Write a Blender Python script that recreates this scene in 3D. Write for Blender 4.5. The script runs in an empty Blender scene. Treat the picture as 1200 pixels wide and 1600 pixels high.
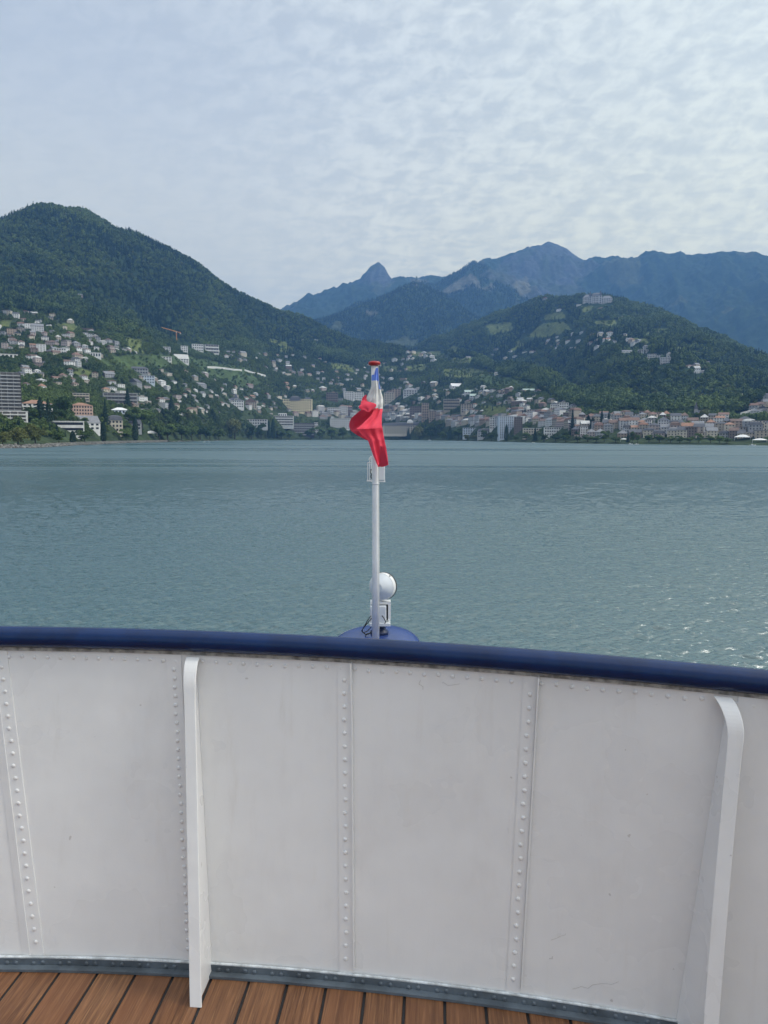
import bpy, math, random
import numpy as np
from mathutils import Vector
from mathutils.bvhtree import BVHTree

random.seed(7)
RNG = np.random.default_rng(11)
C = bpy.context.scene.collection
SC = bpy.context.scene
PI = math.pi

# ------------------------------------------------------------------ camera
EYE = 8.5                       # eye height over the lake, metres
DECK = EYE - 1.6                # deck height
FPX, HOR = 1200.0, 682.0        # focal length and horizon of the 1200 x 1600 photograph
ROLL = math.radians(0.15)
PITCH = math.atan((800 - HOR) / FPX)
cam_d = bpy.data.cameras.new('camera')
cam = bpy.data.objects.new('camera', cam_d)
C.objects.link(cam)
cam.location = (0, 0, EYE)
cam.rotation_mode = 'XYZ'
from mathutils import Matrix
cam.rotation_euler = (Matrix.Rotation(PI / 2 - PITCH, 3, 'X') @ Matrix.Rotation(ROLL, 3, 'Z')).to_euler()
cam_d.sensor_fit = 'VERTICAL'
cam_d.sensor_height = 36.0
cam_d.lens = 36.0 * FPX / 1600.0
cam_d.clip_start = 0.05
cam_d.clip_end = 40000
SC.camera = cam

# ------------------------------------------------------------------ sky, sun, exposure
SUN_AZ, SUN_EL = math.radians(96), math.radians(44)      # azimuth clockwise from +Y
SC.view_settings.view_transform = 'Standard'
SC.view_settings.look = 'None'
SC.view_settings.exposure = 0.72
SC.view_settings.gamma = 1.0
world = bpy.data.worlds.new('World')
SC.world = world
world.use_nodes = True


class NT:
    """small node-tree helper"""
    def __init__(self, tree):
        self.t = tree
        tree.nodes.clear()

    def n(self, kind, **kw):
        nd = self.t.nodes.new(kind)
        for k, v in kw.items():
            if k.startswith('i_'):
                key = k[2:]
                key = int(key) if key.isdigit() else key.replace('_', ' ')
                self.put(nd.inputs[key], v)
            else:
                setattr(nd, k, v)
        return nd

    def put(self, sock, v):
        if isinstance(v, bpy.types.NodeSocket):
            self.t.links.new(v, sock)
        else:
            sock.default_value = v

    def math(self, op, a, b=0.0, c=0.0, clamp=False):
        nd = self.t.nodes.new('ShaderNodeMath')
        nd.operation = op
        nd.use_clamp = clamp
        for i, v in enumerate((a, b, c)):
            self.put(nd.inputs[i], v)
        return nd.outputs[0]

    def vmath(self, op, a, b=None, s=None):
        nd = self.t.nodes.new('ShaderNodeVectorMath')
        nd.operation = op
        self.put(nd.inputs[0], a)
        if b is not None:
            self.put(nd.inputs[1], b)
        if s is not None:
            self.put(nd.inputs['Scale'], s)
        return nd.outputs[0]

    def mix(self, f, a, b, mode='MIX'):
        nd = self.t.nodes.new('ShaderNodeMix')
        nd.data_type = 'RGBA'
        nd.blend_type = mode
        self.put(nd.inputs[0], f)
        for i, v in ((6, a), (7, b)):
            if isinstance(v, (tuple, list)) and len(v) == 3:
                v = (*v, 1)
            self.put(nd.inputs[i], v)
        return nd.outputs[2]

    def noise(self, vec, scale, detail=3.0, rough=0.5, dist=0.0):
        nd = self.n('ShaderNodeTexNoise', i_Scale=scale, i_Detail=detail, i_Roughness=rough, i_Distortion=dist)
        if vec is not None:
            self.put(nd.inputs['Vector'], vec)
        return nd.outputs['Fac']

    def ramp(self, f, lo, hi, a=0.0, b=1.0, smooth=True):
        nd = self.n('ShaderNodeMapRange', interpolation_type='SMOOTHSTEP' if smooth else 'LINEAR')
        for i, v in enumerate((f, lo, hi, a, b)):
            self.put(nd.inputs[i], v)
        return nd.outputs[0]


def build_world():
    w = NT(world.node_tree)
    sky = w.n('ShaderNodeTexSky', sky_type='NISHITA', sun_disc=False, sun_elevation=SUN_EL, sun_rotation=SUN_AZ,
              altitude=400.0, air_density=1.0, dust_density=1.2, ozone_density=1.0)
    d = w.n('ShaderNodeTexCoord').outputs['Generated']
    sep = w.n('ShaderNodeSeparateXYZ', i_Vector=d)
    dx, dy, dz = sep.outputs
    zz = w.math('ADD', w.math('MAXIMUM', dz, 0.0), 0.10)
    px = w.math('DIVIDE', dx, zz)
    py = w.math('DIVIDE', dy, zz)
    p = w.n('ShaderNodeCombineXYZ', i_X=px, i_Y=py).outputs[0]
    # broad layers, then the fine ripple of the high cloud sheet
    broad = w.noise(p, 0.55, 4, 0.55, 0.3)
    mott = w.noise(w.vmath('MULTIPLY', p, (1.0, 1.7, 1.0)), 8.5, 4, 0.58, 0.5)
    pr = w.n('ShaderNodeVectorRotate', rotation_type='Y_AXIS', i_Vector=d, i_Angle=0.30).outputs[0]
    strk = w.noise(w.vmath('MULTIPLY', pr, (1.0, 1.0, 1.7)), 42.0, 4, 0.55, 0.4)
    # cover: thinner towards the upper left, dense ahead and to the right
    side = w.ramp(w.math('ADD', px, w.math('MULTIPLY', broad, 0.9)), -0.55, 0.85)
    up = w.ramp(dz, 0.25, 0.62)
    thin = w.math('MULTIPLY', w.math('SUBTRACT', 1.0, side), up)
    rip = w.math('ADD', w.math('MULTIPLY', mott, 0.45), w.math('MULTIPLY', strk, 0.55))
    rip = w.ramp(rip, 0.36, 0.64)
    cover = w.math('SUBTRACT', 0.93, w.math('MULTIPLY', thin, 0.34))
    cover = w.math('ADD', cover, w.math('MULTIPLY', w.math('SUBTRACT', rip, 0.5), w.ramp(side, 0.0, 1.0, 0.05, 0.16)), clamp=True)
    # brightness of the cloud sheet (grey undersides, brighter towards the sun and high behind)
    sunv = (math.sin(SUN_AZ) * math.cos(SUN_EL), math.cos(SUN_AZ) * math.cos(SUN_EL), math.sin(SUN_EL))
    dn = w.n('ShaderNodeVectorMath', operation='DOT_PRODUCT', i_0=d, i_1=sunv).outputs['Value']
    glow = w.math('POWER', w.math('MAXIMUM', dn, 0.0), 2.6)
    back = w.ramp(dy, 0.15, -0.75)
    br = w.math('ADD', SKY_B, w.math('MULTIPLY', glow, 0.50))
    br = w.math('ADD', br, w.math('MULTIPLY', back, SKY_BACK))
    br = w.math('ADD', br, w.math('MULTIPLY', w.ramp(dz, 0.66, 0.92), 0.55))      # unseen sky overhead, brightened to light the water and deck
    br = w.math('MULTIPLY', br, w.math('ADD', 0.92, w.math('MULTIPLY', rip, w.ramp(side, 0.0, 1.0, 0.03, 0.14))))
    low = w.ramp(dz, 0.0, 0.45, 1.0, 0.0)
    br = w.math('MULTIPLY', br, w.math('ADD', 1.0, w.math('MULTIPLY', low, 0.30)))
    tint = w.mix(w.ramp(px, -0.7, 1.0), (0.92, 0.97, 0.975), (0.99, 1.035, 0.925))
    tint = w.mix(back, tint, (1.03, 1.01, 0.935))
    tint = w.mix(low, tint, (1.31, 1.14, 0.73), 'MULTIPLY')
    cl = w.vmath('SCALE', tint, s=br)
    skyc = w.vmath('SCALE', sky.outputs[0], s=0.10)
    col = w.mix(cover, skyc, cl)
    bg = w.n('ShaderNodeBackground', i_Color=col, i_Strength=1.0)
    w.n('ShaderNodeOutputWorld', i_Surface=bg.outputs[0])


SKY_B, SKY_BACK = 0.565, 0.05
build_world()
sun_d = bpy.data.lights.new('sun', 'SUN')
sun_d.energy = 1.2
sun_d.angle = math.radians(16.0)
sun_d.color = (1.0, 0.95, 0.87)
sun = bpy.data.objects.new('sun', sun_d)
C.objects.link(sun)
sun.rotation_euler = Vector((math.sin(SUN_AZ) * math.cos(SUN_EL), math.cos(SUN_AZ) * math.cos(SUN_EL), math.sin(SUN_EL))).to_track_quat('Z', 'Y').to_euler()
SC.render.engine = 'CYCLES'
SC.cycles.use_denoising = True
SC.cycles.max_bounces = 8
SC.cycles.volume_bounces = 0
SC.cycles.sample_clamp_indirect = 8.0


# ------------------------------------------------------------------ picture <-> place
def rays(x, y):
    """unit-horizontal ray of a pixel: returns azimuth and slope dz/dr"""
    x = np.asarray(x, float); y = np.asarray(y, float)
    a = (x - 600) / FPX; b = (800 - y) / FPX
    c, s = math.cos(ROLL), math.sin(ROLL)
    u = a * c - b * s; v = a * s + b * c
    Y = math.cos(PITCH) + v * math.sin(PITCH); Z = -math.sin(PITCH) + v * math.cos(PITCH)
    return np.arctan2(u, Y), Z / np.hypot(u, Y)


def at_r(x, y, r):
    az, sl = rays(x, y)
    return np.sin(az) * r, np.cos(az) * r, EYE + sl * r


def at_z(x, y, z):
    az, sl = rays(x, y)
    r = (z - EYE) / sl
    return np.sin(az) * r, np.cos(az) * r


def at_y(x, y, Y):
    az, sl = rays(x, y)
    r = Y / np.cos(az)
    return np.sin(az) * r, Y + 0 * r, EYE + sl * r


def to_px(X, Y, Z):
    c, s = math.cos(PITCH), math.sin(PITCH)
    zz = Z - EYE
    f = Y * c - zz * s
    v = (Y * s + zz * c) / f
    u = X / f
    cr, sr = math.cos(ROLL), math.sin(ROLL)
    a = u * cr + v * sr; b = -u * sr + v * cr
    return 600 + a * FPX, 800 - b * FPX


# ------------------------------------------------------------------ noise
def _hash(i, j, seed):
    h = (i.astype(np.int64) * 374761393 + j.astype(np.int64) * 668265263 + seed * 1442695040888963) & 0x7fffffff
    h = ((h ^ (h >> 13)) * 1274126177) & 0x7fffffff
    return ((h ^ (h >> 16)) & 0xffff) / 65535.0


def vnoise(x, y, seed=0):
    i = np.floor(x); j = np.floor(y)
    fx = x - i; fy = y - j
    fx = fx * fx * (3 - 2 * fx); fy = fy * fy * (3 - 2 * fy)
    a = _hash(i, j, seed); b = _hash(i + 1, j, seed); c = _hash(i, j + 1, seed); d = _hash(i + 1, j + 1, seed)
    return (a * (1 - fx) + b * fx) * (1 - fy) + (c * (1 - fx) + d * fx) * fy


def fbm(x, y, scale, octs=4, seed=0, ridged=False):
    out = np.zeros_like(x); amp = 1.0; tot = 0.0
    for o in range(octs):
        v = vnoise(x / scale * 2 ** o + 17.3 * o, y / scale * 2 ** o - 9.1 * o, seed + o) * 2 - 1
        if ridged:
            v = 1 - 2 * np.abs(v)
        out += v * amp; tot += amp; amp *= 0.5
    return out / tot


def inpoly(x, y, poly):
    x = np.asarray(x); y = np.asarray(y)
    r = np.zeros(x.shape, bool)
    n = len(poly); j = n - 1
    for i in range(n):
        xi, yi = poly[i]; xj, yj = poly[j]
        if yi != yj:
            r ^= ((yi > y) != (yj > y)) & (x < (xj - xi) * (y - yi) / (yj - yi) + xi)
        j = i
    return r


# ------------------------------------------------------------------ mesh helpers
def new_mesh(name, verts, faces, mats=(), smooth=False, mi=None):
    me = bpy.data.meshes.new(name)
    verts = np.asarray(verts, np.float32).reshape(-1, 3)
    if isinstance(faces, np.ndarray):
        k = faces.shape[1]; nf = len(faces)
        me.vertices.add(len(verts)); me.vertices.foreach_set('co', verts.ravel())
        me.loops.add(nf * k); me.loops.foreach_set('vertex_index', faces.astype(np.int32).ravel())
        me.polygons.add(nf); me.polygons.foreach_set('loop_start', np.arange(0, nf * k, k, dtype=np.int32))
        me.update(calc_edges=True)
    else:
        me.from_pydata(verts.tolist(), [], faces)
    for m in mats:
        me.materials.append(m)
    if mi is not None:
        me.polygons.foreach_set('material_index', np.asarray(mi, np.int32))
    if smooth:
        me.polygons.foreach_set('use_smooth', np.ones(len(me.polygons), bool))
    me.update()
    return me


def obj(name, me, parent=None, loc=(0, 0, 0), rot=(0, 0, 0), scale=None):
    o = bpy.data.objects.new(name, me)
    C.objects.link(o)
    o.location = loc; o.rotation_euler = rot
    if scale is not None:
        o.scale = scale
    if parent:
        o.parent = parent
    return o


def tag(o, label, cat, group=None):
    o['label'] = label; o['category'] = cat
    if group:
        o['group'] = group
    return o


def thing(name, label, cat, loc=(0, 0, 0), rz=0.0, group=None):
    return tag(obj(name, None, None, loc, (0, 0, rz)), label, cat, group)


class MB:
    """collects simple solids in one mesh"""
    def __init__(self):
        self.v = []; self.f = []; self.m = []

    def add(self, vs, fs, mi=0):
        b = len(self.v)
        self.v += [tuple(map(float, q)) for q in vs]
        self.f += [tuple(b + i for i in f) for f in fs]
        self.m += [mi] * len(fs)
        return self

    def box(self, x0, x1, y0, y1, z0, z1, mi=0):
        vs = [(x, y, z) for z in (z0, z1) for y in (y0, y1) for x in (x0, x1)]
        return self.add(vs, [(0, 2, 3, 1), (4, 5, 7, 6), (0, 1, 5, 4), (2, 6, 7, 3), (0, 4, 6, 2), (1, 3, 7, 5)], mi)

    def tube(self, pts, rad, n=10, mi=0, caps=True):
        pts = [Vector(p) for p in pts]
        rads = rad if isinstance(rad, (list, tuple)) else [rad] * len(pts)
        rings = []
        up = None
        for i, p in enumerate(pts):
            t = (pts[min(i + 1, len(pts) - 1)] - pts[max(i - 1, 0)]).normalized()
            if up is None:
                up = Vector((0, 0, 1)) if abs(t.z) < 0.9 else Vector((1, 0, 0))
            a = t.cross(up).normalized(); b = a.cross(t).normalized()
            up = b
            rings.append([p + (a * math.cos(2 * PI * k / n) + b * math.sin(2 * PI * k / n)) * rads[i] for k in range(n)])
        vs = [v for r in rings for v in r]
        fs = [(i * n + k, i * n + (k + 1) % n, (i + 1) * n + (k + 1) % n, (i + 1) * n + k) for i in range(len(pts) - 1) for k in range(n)]
        if caps:
            fs += [tuple(reversed(range(n))), tuple((len(pts) - 1) * n + k for k in range(n))]
        return self.add(vs, fs, mi)

    def lathe(self, prof, M=None, n=28, mi=0):
        """profile of (radius, height) turned about local Z"""
        M = M or Matrix.Identity(4)
        vs = [M @ Vector((r * math.cos(2 * PI * k / n), r * math.sin(2 * PI * k / n), h)) for r, h in prof for k in range(n)]
        fs = [(i * n + k, i * n + (k + 1) % n, (i + 1) * n + (k + 1) % n, (i + 1) * n + k) for i in range(len(prof) - 1) for k in range(n)]
        fs += [tuple(reversed(range(n))), tuple((len(prof) - 1) * n + k for k in range(n))]
        return self.add(vs, fs, mi)

    def mesh(self, name, mats, smooth=False):
        return new_mesh(name, self.v, self.f, mats, smooth, self.m)


def bevel(o, w, seg=2):
    b = o.modifiers.new('bevel', 'BEVEL')
    b.width = w; b.segments = seg; b.limit_method = 'ANGLE'
    return o


# ------------------------------------------------------------------ materials
MATS = {}


def mat(name, col, rough=0.6, var=0.0, vscale=1.0, metal=0.0, spec=0.5, bump=0.0, bscale=20.0):
    if name in MATS:
        return MATS[name]
    m = bpy.data.materials.new(name); m.use_nodes = True
    t = NT(m.node_tree)
    p = t.n('ShaderNodeBsdfPrincipled', i_Roughness=rough, i_Metallic=metal)
    p.inputs['Specular IOR Level'].default_value = spec
    co = t.n('ShaderNodeTexCoord').outputs['Object']
    if var:
        nz = t.noise(co, vscale, 4, 0.6)
        f = t.ramp(nz, 0.3, 0.7)
        t.put(p.inputs['Base Color'], t.mix(f, tuple(c * (1 - var) for c in col), tuple(min(1, c * (1 + var)) for c in col)))
    else:
        p.inputs['Base Color'].default_value = (*col, 1)
    if bump:
        bn = t.n('ShaderNodeBump', i_Strength=bump, i_Distance=0.01, i_Height=t.noise(co, bscale, 4, 0.6))
        t.put(p.inputs['Normal'], bn.outputs[0])
    t.n('ShaderNodeOutputMaterial', i_Surface=p.outputs[0])
    MATS[name] = m
    return m


def mat_terrain():
    m = bpy.data.materials.new('land_cover'); m.use_nodes = True
    t = NT(m.node_tree)
    at = t.n('ShaderNodeAttribute', attribute_name='cover').outputs['Color']
    co = t.n('ShaderNodeTexCoord').outputs['Object']
    f = t.ramp(t.noise(co, 0.03, 6, 0.7), 0.25, 0.75, 0.6, 1.4)
    f2 = t.ramp(t.noise(co, 0.2, 3, 0.6), 0.3, 0.7, 0.8, 1.2)
    col = t.vmath('SCALE', t.vmath('SCALE', at, s=f), s=f2)
    p = t.n('ShaderNodeBsdfPrincipled', i_Roughness=0.95, i_Base_Color=col)
    p.inputs['Specular IOR Level'].default_value = 0.1
    bn = t.n('ShaderNodeBump', i_Strength=0.8, i_Distance=4.0, i_Height=t.noise(co, 0.12, 4, 0.6))
    t.put(p.inputs['Normal'], bn.outputs[0])
    t.n('ShaderNodeOutputMaterial', i_Surface=p.outputs[0])
    return m


def mat_leaf(name, a, b, vscale=0.35, trans=0.12):
    m = bpy.data.materials.new(name); m.use_nodes = True
    t = NT(m.node_tree)
    rnd = t.n('ShaderNodeObjectInfo').outputs['Random']
    co = t.n('ShaderNodeTexCoord').outputs['Object']
    nz = t.noise(co, vscale, 2, 0.5)
    stand = t.ramp(t.noise(t.n('ShaderNodeNewGeometry').outputs['Position'], 0.007, 4, 0.6), 0.30, 0.70)
    f = t.math('ADD', t.math('MULTIPLY', rnd, 0.5), t.math('MULTIPLY', t.math('SUBTRACT', nz, 0.35), 0.8))
    f = t.math('ADD', f, t.math('SUBTRACT', t.math('MULTIPLY', stand, 0.7), 0.22), clamp=True)
    col = t.mix(f, a, b)
    p = t.n('ShaderNodeBsdfPrincipled', i_Roughness=0.7, i_Base_Color=col)
    p.inputs['Specular IOR Level'].default_value = 0.2
    tr = t.n('ShaderNodeBsdfTranslucent', i_Color=col)
    mx = t.n('ShaderNodeMixShader', i_0=trans, i_1=p.outputs[0], i_2=tr.outputs[0])
    t.n('ShaderNodeOutputMaterial', i_Surface=mx.outputs[0])
    return m


M_LAND = mat_terrain()
M_BROAD = mat_leaf('broadleaf_foliage', (0.032, 0.066, 0.020), (0.145, 0.205, 0.054))
M_OLIVE = mat_leaf('olive_foliage', (0.070, 0.095, 0.028), (0.130, 0.150, 0.045))
M_CONIF = mat_leaf('conifer_foliage', (0.014, 0.034, 0.017), (0.034, 0.066, 0.028))
M_BARK = mat('bark', (0.07, 0.055, 0.04), 0.9, 0.3, 2.0)

# ------------------------------------------------------------------ terrain
FOREST, MEADOW, VINE, TOWN, ROCK, SCREE = (0.026, 0.046, 0.020), (0.110, 0.135, 0.045), (0.065, 0.098, 0.034), (0.045, 0.065, 0.030), (0.068, 0.077, 0.082), (0.115, 0.118, 0.085)

TREELINE = [(-600, 470), (0, 480), (50, 487), (100, 490), (120, 500), (150, 515), (200, 525), (260, 533), (300, 540), (345, 548), (400, 545), (440, 553),
            (480, 560), (520, 566), (560, 572), (600, 562), (640, 553), (690, 553), (850, 610), (900, 640), (1000, 645), (1800, 650)]
MEADOWS = [[(-60, 495), (18, 500), (15, 512), (-60, 513)], [(88, 504), (125, 507), (112, 518), (92, 514)], [(432, 545), (450, 540), (468, 546), (471, 552), (440, 551)],
           [(517, 567), (550, 570), (552, 581), (520, 576)], [(692, 576), (740, 576), (772, 582), (735, 591), (693, 588)], [(695, 551), (710, 540), (720, 545), (713, 553)],
           [(707, 559), (740, 559), (736, 567), (709, 566)], [(600, 572), (622, 571), (620, 580), (600, 581)], [(634, 570), (664, 568), (668, 579), (636, 581)],
           [(822, 527), (848, 506), (882, 502), (893, 516), (855, 527)], [(796, 547), (813, 532), (819, 540), (802, 549)], [(907, 481), (926, 477), (923, 488), (908, 489)],
           [(1008, 522), (1025, 512), (1047, 513), (1032, 524)], [(1053, 549), (1060, 540), (1069, 548), (1062, 552)], [(752, 634), (788, 634), (795, 648), (752, 648)],
           [(640, 548), (690, 549), (690, 556), (645, 556)], [(115, 576), (143, 578), (140, 591), (112, 588)], [(420, 528), (446, 534), (450, 541), (424, 538)],
           [(760, 508), (798, 503), (800, 516), (765, 522)], [(928, 502), (960, 499), (965, 511), (935, 514)], [(848, 492), (880, 487), (884, 497), (852, 501)], [(985, 530), (1010, 527), (1012, 536), (988, 539)], [(196, 528), (222, 530), (224, 552), (204, 548)]]
VINES = [[(152, 563), (200, 554), (300, 557), (300, 574), (240, 574), (200, 581), (160, 577)], [(300, 558), (382, 574), (412, 600), (382, 607), (330, 590), (300, 572)],
         [(744, 584), (800, 590), (842, 601), (836, 607), (770, 604), (740, 593)], [(310, 540), (345, 552), (340, 560), (305, 556)]]
ROCKS = [[(560, 446), (578, 415), (592, 402), (606, 420), (614, 440), (600, 447), (585, 440)], [(748, 432), (790, 405), (840, 375), (890, 380), (935, 412), (900, 440), (930, 470), (820, 462), (790, 445)],
         [(812, 430), (850, 420), (880, 460), (850, 470), (815, 466)]]
SCREES = [[(683, 458), (712, 440), (735, 425), (750, 440), (752, 452), (738, 444), (720, 452), (700, 460)], [(752, 452), (765, 440), (772, 444), (760, 456)],
          [(640, 437), (662, 436), (672, 440), (645, 443)], [(940, 468), (950, 462), (955, 480), (945, 486)], [(572, 489), (585, 484), (592, 490), (580, 496)], [(800, 445), (822, 428), (830, 455), (812, 462)]]


def treeline(x):
    a = np.array(TREELINE, float)
    return np.interp(x, a[:, 0], a[:, 1])


def loft(name, contours, az0, az1, naz, nseg, amp, scale, seed, ridge_keep=0.25, fine=0.0, gully=(260.0, 22.0), flat=False, tall=0.0):
    """terrain between contour lines given as (x, y, distance); the first contour is the foot"""
    az = np.linspace(az0, az1, naz)
    R = []; Z = []
    for c in contours:
        if callable(c):
            r, z = c(az, R, Z)
        else:
            a = np.array(c, float)
            ca, sl = rays(a[:, 0], a[:, 1])
            r = np.interp(az, ca, a[:, 2]); z = np.interp(az, ca, EYE + sl * a[:, 2])
        R.append(r); Z.append(z)
    R = np.array(R); Z = np.array(Z)
    Z[-2] -= tall; Z[-1] -= tall
    for i in range(1, len(R)):
        R[i] = np.maximum(R[i], R[i - 1] + 8)
    rr = []; zz = []; ww = []
    K = len(R)
    sl = [(Z[i + 1] - Z[i]) / (R[i + 1] - R[i]) for i in range(K - 1)]
    for i in range(K - 1):
        m0 = sl[i] if i == 0 else np.where(sl[i] * sl[i - 1] > 0, 2 * sl[i] * sl[i - 1] / (sl[i] + sl[i - 1] + 1e-9), 0)
        m1 = sl[i] if i == K - 2 else np.where(sl[i] * sl[i + 1] > 0, 2 * sl[i] * sl[i + 1] / (sl[i] + sl[i + 1] + 1e-9), 0)
        n = nseg[i]
        for k in range(n + (1 if i == K - 2 else 0)):
            t = k / n; h = R[i + 1] - R[i]
            h00 = 2 * t**3 - 3 * t**2 + 1; h10 = t**3 - 2 * t**2 + t; h01 = -2 * t**3 + 3 * t**2; h11 = t**3 - t**2
            rr.append(R[i] + t * h)
            zz.append(h00 * Z[i] + h10 * h * m0 + h01 * Z[i + 1] + h11 * h * m1)
            base = 0.0 if i == 0 else 1.0
            w = (base + (1 - base) * t) * (0.0 if flat and i < 2 else (0.4 * t if flat and i == 2 else (0.4 if flat and i == 3 else (0.4 + 0.6 * t if flat and i == 4 else 1.0))))
            if i == K - 2:
                w = ridge_keep + (1 - ridge_keep) * t
            elif i == K - 3:
                w = w + (ridge_keep - 1) * max(0, (t - 0.5) * 2)
            ww.append(np.full(naz, w))
    r = np.array(rr); z = np.array(zz); w = np.array(ww)
    A = np.broadcast_to(az, r.shape)
    X = np.sin(A) * r; Y = np.cos(A) * r
    z = z + w * (fbm(X, Y, scale, 5, seed, True) * amp)
    # spurs and gullies running down the slope
    rm = float(R[-2].mean())
    z = z + w * fbm(A * rm + 0.25 * (r - rm) + 60 * fbm(X, Y, 400, 3, seed + 7), (r - rm) * 0.30, gully[0], 4, seed + 50, True) * gully[1]
    if fine:
        z = z + np.clip(w + 0.25, 0, 1) * fbm(X, Y, 42, 3, seed + 30) * fine
    ni, nj = r.shape
    idx = np.arange(ni * nj).reshape(ni, nj)
    F = np.stack([idx[:-1, :-1].ravel(), idx[:-1, 1:].ravel(), idx[1:, 1:].ravel(), idx[1:, :-1].ravel()], 1)
    V = np.stack([X, Y, z], -1).reshape(-1, 3)
    me = new_mesh(name, V, F, [M_LAND], True)
    o = obj(name, me)
    o['kind'] = 'structure'
    return o, X, Y, z, V, F


def paint(o, X, Y, Z, far=False):
    px, py = to_px(X.ravel(), Y.ravel(), Z.ravel())
    wob = (fbm(X.ravel(), Y.ravel(), 60, 3, 5)) * 3.5
    col = np.tile(np.array(FOREST), (len(px), 1))
    if not far:
        col[py > treeline(px)] = TOWN
        for p in VINES:
            col[inpoly(px + wob, py + wob * 0.5, p)] = VINE
        for p in MEADOWS:
            col[inpoly(px + wob, py + wob * 0.5, p)] = MEADOW
    else:
        g = fbm(X.ravel(), Y.ravel(), 260, 4, 9)
        col[g > 0.35] = (0.06, 0.075, 0.035)
        for p in ROCKS:
            k = inpoly(px + wob * 2, py + wob * 2, p)
            gg = np.clip(fbm(X.ravel(), Y.ravel(), 120, 5, 19) * 1.6 + 0.55, 0, 1)[:, None]
            c = np.array(ROCK) * gg + np.array((0.05, 0.065, 0.035)) * (1 - gg)
            col[k] = c[k]
        for p in SCREES:
            col[inpoly(px + wob * 1.5, py + wob * 1.5, p)] = SCREE
    ca = o.data.color_attributes.new('cover', 'FLOAT_COLOR', 'POINT')
    ca.data.foreach_set('color', np.c_[col, np.ones(len(col))].astype(np.float32).ravel())
    return px, py


def drop(dr, dz):
    return lambda az, R, Z: (R[-1] + dr, np.maximum(Z[-1] - dz, 2.0))


SHORE = [(-700, 704, 430), (-300, 700, 480), (0, 696.5, 580), (60, 696, 600), (105, 694.5, 700), (200, 691, 950), (255, 690, 1090), (300, 690, 1250), (345, 689, 1480), (400, 687.5, 1700), (440, 686.5, 1850), (600, 686, 2000),
         (700, 688, 1670), (800, 690, 1280), (900, 692, 1040), (1000, 693, 980), (1200, 694, 930), (1500, 697, 800), (1800, 700, 760)]


def shore_foot(az, R, Z):
    a = np.array(SHORE, float); ca, sl = rays(a[:, 0], a[:, 1])
    return np.interp(az, ca, a[:, 2]), np.full(len(az), -1.5)


def shore_top(az, R, Z):
    return R[0] + 5, np.full(len(az), 1.6)


def quay_flat(az, R, Z):
    return R[1] + 32, np.full(len(az), 3.2)


L1C = [shore_foot, shore_top, quay_flat,
       [(-700, 672, 500), (0, 672, 670), (100, 670, 800), (200, 672, 1020), (300, 674, 1330), (345, 675, 1560), (450, 674, 1930), (600, 674, 2080), (700, 675, 1740), (800, 677, 1390), (900, 678.5, 1150), (1000, 679, 1090), (1200, 680, 1040), (1800, 684, 880)],
       [(-700, 600, 900), (0, 622, 950), (100, 620, 1080), (200, 622, 1280), (300, 622, 1580), (450, 622, 2150), (600, 630, 2320), (700, 638, 1950), (800, 640, 1560), (870, 646, 1420), (950, 655, 1300), (1200, 662, 1180), (1800, 670, 1000)],
       [(-700, 520, 1500), (0, 556, 1450), (100, 560, 1520), (200, 560, 1660), (300, 562, 1950), (450, 574, 2500), (600, 590, 2650), (700, 592, 2420), (800, 600, 2050), (850, 612, 1800), (900, 630, 1620), (1000, 645, 1400), (1200, 652, 1260), (1800, 660, 1080)],
       [(-700, 420, 2000), (0, 475, 1950), (100, 485, 2000), (200, 515, 2050), (300, 528, 2250), (450, 538, 2800), (540, 548, 2920), (600, 566, 2880), (700, 566, 2700), (800, 585, 2220), (850, 604, 1900), (900, 625, 1690), (1000, 640, 1430), (1200, 645, 1290), (1800, 652, 1120)],
       [(-700, 300, 2900), (-300, 320, 2800), (-100, 362, 2750), (0, 347, 2700), (20, 340, 2700), (40, 333, 2700), (56, 326, 2700), (70, 323.5, 2720), (86, 324, 2720), (96, 327.5, 2725), (104, 326, 2725), (125, 325, 2730), (140, 329, 2735), (158, 340, 2740), (168, 345, 2740), (180, 353, 2745), (190, 357, 2750), (200, 356.5, 2750), (230, 368, 2770), (265, 381, 2790), (290, 396, 2800), (310, 408, 2810), (325, 419, 2820), (350, 435, 2840), (375, 449, 2860), (400, 460, 2880), (420, 469, 2900), (428, 473, 2910), (440, 477, 2930),
        (470, 483, 2950), (500, 499, 2980), (540, 519, 3000), (570, 530, 3020), (600, 543, 3050), (640, 553, 3000), (700, 552, 2900), (750, 562, 2700), (800, 580, 2350), (850, 601, 2000), (900, 622, 1750), (1000, 637, 1470), (1200, 642, 1330), (1800, 650, 1180)],
       drop(900, 380)]
town_hill, X1, Y1, Z1, V1, F1 = loft('hillside', L1C, math.radians(-42), math.radians(40), 900, [2, 6, 14, 60, 70, 70, 90, 20], 26, 520, 3, 0.12, 2.5, (280, 40), True, 34.0)
PX1, PY1 = paint(town_hill, X1, Y1, Z1)
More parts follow.
